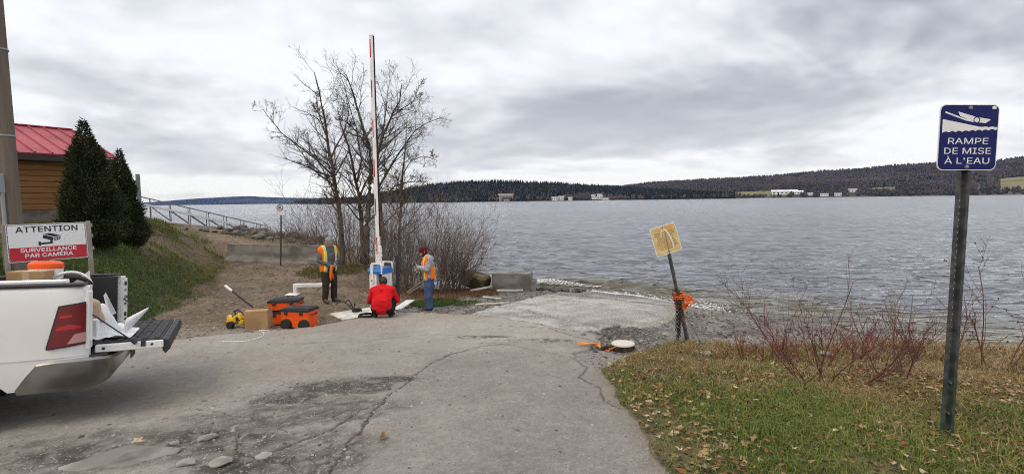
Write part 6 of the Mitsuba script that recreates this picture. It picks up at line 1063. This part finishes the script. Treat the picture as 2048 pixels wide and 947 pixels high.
# cab, wheels and chassis beyond the frame
cab = [(-2.10, 0.50), (-2.10, 1.30), (-2.13, 1.40), (-2.28, 1.93), (-3.9, 1.95), (-4.55, 1.35), (-5.75, 1.18), (-5.85, 0.95), (-5.85, 0.45), (-5.3, 0.45), (-5.15, 0.85), (-4.7, 0.98), (-4.25, 0.85), (-4.1, 0.45)]
put('cab', turned(prism(Polygon(cab), 1.85), mat4([1, 0, 0], [0, 0, 1], [0, -1, 0], (0, 1.90, 0))), 'm_truck_white', tk, M=MT)
put('cab_window', turned(prism(Polygon([(-2.45, 1.38), (-2.52, 1.82), (-3.85, 1.84), (-4.38, 1.38)]), 1.862), mat4([1, 0, 0], [0, 0, 1], [0, -1, 0], (0, 1.906, 0))), 'm_dark_glass', tk, M=MT); put('rear_window', box(0.02, 1.4, 0.36, (-2.205, 0.975, 1.66)), 'm_dark_glass', tk, M=MT)
put('chassis', cat(box(5.2, 0.9, 0.18, (-2.75, 0.975, 0.52)), box(1.7, 1.6, 0.3, (-3.0, 0.975, 0.55))), 'm_black_plastic', tk, M=MT); put('spare_wheel', cyl((-0.75, 0.975, 0.50), (-0.75, 0.975, 0.70), 0.33, 24), 'm_tyre', tk, M=MT)
for u_ in (-1.16, -4.72):
    for v_ in (0.16, 1.79):
        wh = put('wheel', MB().add(*lathe([(0.22, -0.12), (0.34, -0.13), (0.395, -0.10), (0.40, 0.0), (0.395, 0.10), (0.34, 0.13), (0.22, 0.12)], 30)), 'm_tyre', tk, smooth=35, M=MT @ mat4([1, 0, 0], [0, 0, 1], [0, -1, 0], (u_, v_, 0.46))); put('rim', lathe([(0.0001, -0.10), (0.08, -0.09), (0.22, -0.115), (0.225, 0.1), (0.0001, 0.06)], 24), 'm_alloy', wh, M=MT @ mat4([1, 0, 0], [0, 0, 1], [0, -1, 0], (u_, v_, 0.46)))
# load
def sheetmesh(n, m, fn): u, v = np.meshgrid(np.linspace(0, 1, n), np.linspace(0, 1, m), indexing='ij'); I_ = np.arange(n * m).reshape(n, m); return np.asarray(fn(u, v)).reshape(3, -1).T, np.stack([I_[:-1, :-1], I_[1:, :-1], I_[1:, 1:], I_[:-1, 1:]], -1).reshape(-1, 4)
def drape(u, v):
    x = -0.22 + 0.50 * u; y = 0.32 + 0.72 * v; h = 0.83 + 0.26 * np.exp(-((u - 0.40) / 0.22) ** 2 - ((v - 0.55) / 0.34) ** 2) + 0.14 * np.exp(-((u - 0.1) / 0.25) ** 2 - ((v - 0.5) / 0.3) ** 2)
    c = meshkit.fbm(np.stack([u * 5, v * 5, 0 * u], -1), 3, 3) - 0.5; return [x + 0.09 * c, y + 0.06 * np.roll(c, 3, 0), np.maximum(h + 0.10 * c, 0.828)]
solo('plastic_sheet', 'crumpled white plastic sheet lying on the lowered tailgate', 'plastic sheet', turned(cat(sheetmesh(28, 28, drape)), MT), 'm_white_sheet', smooth=50)
def horn(u, v): k = 0.10 * (1 - 0.85 * u); a = v * 4.4; return [0.20 + 0.17 * u + 0.15 * k * np.cos(a), 0.72 + 0.1 * u + k * np.cos(a), 0.90 + 0.16 * u + k * np.sin(a) * 0.8]
solo('packing_foil', 'pointed white packing piece sticking up from the tailgate', 'packing', turned(cat(sheetmesh(10, 14, horn)), MT), 'm_white_sheet', smooth=50)
def horn2(u, v): k = 0.035 * (1 - 0.75 * u); a = v * 4.6; return [0.02 - 0.07 * u + k * np.cos(a), 1.05 + k * np.sin(a), 0.98 + 0.24 * u + 0.02 * np.cos(a)]
solo('packing_foil', 'narrow white packing corner standing behind the crumpled sheet', 'packing', turned(cat(sheetmesh(8, 12, horn2)), MT), 'm_white_sheet', smooth=50)
solo('rag_roll', 'rolled tan work glove lying on the bed behind the tail light', 'glove', turned(skinned(fuse([hullof(((-0.10, 0.45, 1.20), 0.05), ((-0.04, 0.47, 1.16), 0.055), ((-0.02, 0.47, 1.06), 0.045), ((-0.09, 0.45, 1.05), 0.05))] + chain([(0.0, 0.47, 1.06), (0.03, 0.47, 1.0)], [0.035, 0.025])), 0.02, 3), MT), 'm_tan_glove', smooth=True)
solo('carton_block', 'white carton inside the bed that the tan glove rests on', 'box', turned(box(0.3, 0.3, 0.20, (-0.14, 0.5, 0.925), 0.01), MT), 'm_white_sheet')
cbx = thing('cardboard_box', 'flat brown cardboard box lying in the truck bed', 'cardboard box'); put('carton', box(0.30, 0.36, 0.48, (-0.72, 1.32, 1.24), 0.004), 'm_cardboard', cbx, M=MT); put('tape', box(0.05, 0.362, 0.482, (-0.72, 1.32, 1.2405)), 'm_tan_glove', cbx, M=MT)
solo('carton_block', 'white flat carton on the near rail side of the truck bed', 'box', turned(box(0.62, 0.22, 0.10, (-0.55, 0.42, 1.37), 0.006), MT), 'm_white_sheet'); solo('carton_block', 'dark crate under the white flat carton in the truck bed', 'box', turned(box(0.6, 0.24, 0.50, (-0.55, 0.42, 1.065), 0.006), MT), 'm_black_plastic')
cl_ = thing('drink_cooler', 'round white drink cooler with orange lid in the truck bed', 'cooler'); co = (-0.67, 1.62, 0.79)
put('barrel', lathe([(0.001, 0), (0.13, 0), (0.15, 0.04), (0.15, 0.70), (0.14, 0.72)], 28, co), 'm_white_paint', cl_, smooth=40, M=MT); ld_ = put('lid', lathe([(0.152, 0.70), (0.158, 0.71), (0.155, 0.755), (0.12, 0.785), (0.04, 0.79), (0.0001, 0.79)], 28, co), 'm_orange_plastic', cl_, smooth=40, M=MT); put('grip', box(0.10, 0.03, 0.012, (co[0] - 0.02, co[1] - 0.01, co[2] + 0.797), 0.004), 'm_black_plastic', ld_, M=MT)
solo('hose_coil', 'loop of white hose standing in the truck bed', 'hose', turned(MB().add(*tube([(-0.42 + 0.19 * math.cos(a), 1.45, 1.28 + 0.17 * math.sin(a)) for a in np.linspace(0, 6.283, 30)], 0.016, 7)).arrays() and trimesh.Trimesh(*tube([(-0.42 + 0.19 * math.cos(a), 1.45, 1.28 + 0.17 * math.sin(a)) for a in np.linspace(0, 6.283, 30)], 0.016, 7), process=False), MT), 'm_white_paint', smooth=True)
solo('hose_coil', 'loop of black hose lying inside the white one in the truck bed', 'hose', turned(trimesh.Trimesh(*tube([(-0.38 + 0.17 * math.cos(a), 1.40, 1.24 + 0.15 * math.sin(a)) for a in np.linspace(0, 6.283, 30)], 0.024, 7), process=False), MT), 'm_black_rubber', smooth=True)
solo('packing_foil', 'white triangular packing piece behind the hose loop', 'packing', turned(prism(Polygon([(0, 0), (0.16, 0.0), (0.15, 0.14)]), 0.03), MT @ mat4([1, 0, 0], [0, 0, 1], [0, -1, 0], (-0.42, 1.55, 1.32))), 'm_white_sheet')

# ------------------------------------------------------------------ foam at the ramp
mat('m_foam', (0.66, 0.67, 0.68), 0.9, spec=0.2)
R8 = np.random.default_rng(88); fp, fs = [], []
for i in range(900):   # the breaker's crest
    t = R8.uniform(); x = 0.95 + 2.3 * t + 0.05 * R8.normal(); y = 20.05 - 0.34 * x + 0.15 * math.sin(2 * x) - 0.25 + 0.16 * R8.normal(); fp.append((x, y, LAKE + 0.06 + 0.13 * math.exp(-((t - 0.35) / 0.4) ** 2) * R8.uniform(0, 1.2))); fs.append(R8.uniform(0.012, 0.04))
for i in range(1900):  # the wash line running down to the right
    t = R8.uniform(); x = 2.4 + 3.2 * t
    if float(nz(x, 0.0, 2.2, 90)) < 0.50 + 0.12 * R8.normal(): continue
    y = 17.6 - 0.95 * (x - 2.4) * 0.95 + 0.15 * math.sin(x * 5) + (0.10 + 0.5 * abs(R8.normal())) * (0.4 + 1.0 * t) * (0.6 + 0.8 * math.sin(x * 9) ** 2); z = max(gz(x, y) + 0.004, LAKE + 0.015); fp.append((x, y, z)); fs.append(R8.uniform(0.008, 0.026))
for i in range(340):   # splash at the ramp's corner
    x, y = 5.65 + 0.30 * R8.normal(), 14.2 + 0.5 * R8.normal(); fp.append((x, y, max(gz(x, y), LAKE) + 0.02 + 0.22 * max(0, R8.normal() * 0.5))); fs.append(R8.uniform(0.008, 0.03))
fp, fs = np.array(fp), np.array(fs); b_ = np.asarray(ICO.vertices)[None] * fs[:, None, None] * (1 + 0.4 * R8.uniform(-0.5, 0.5, (len(fs), 12, 1))) * [1.3, 1.0, 0.5]
put('wave_foam', ((b_ + fp[:, None]).reshape(-1, 3), (np.asarray(ICO.faces)[None] + (np.arange(len(fs)) * 12)[:, None, None]).reshape(-1, 3)), 'm_foam', kind='stuff', label='white foam of the wave breaking on the boat ramp', smooth=True)
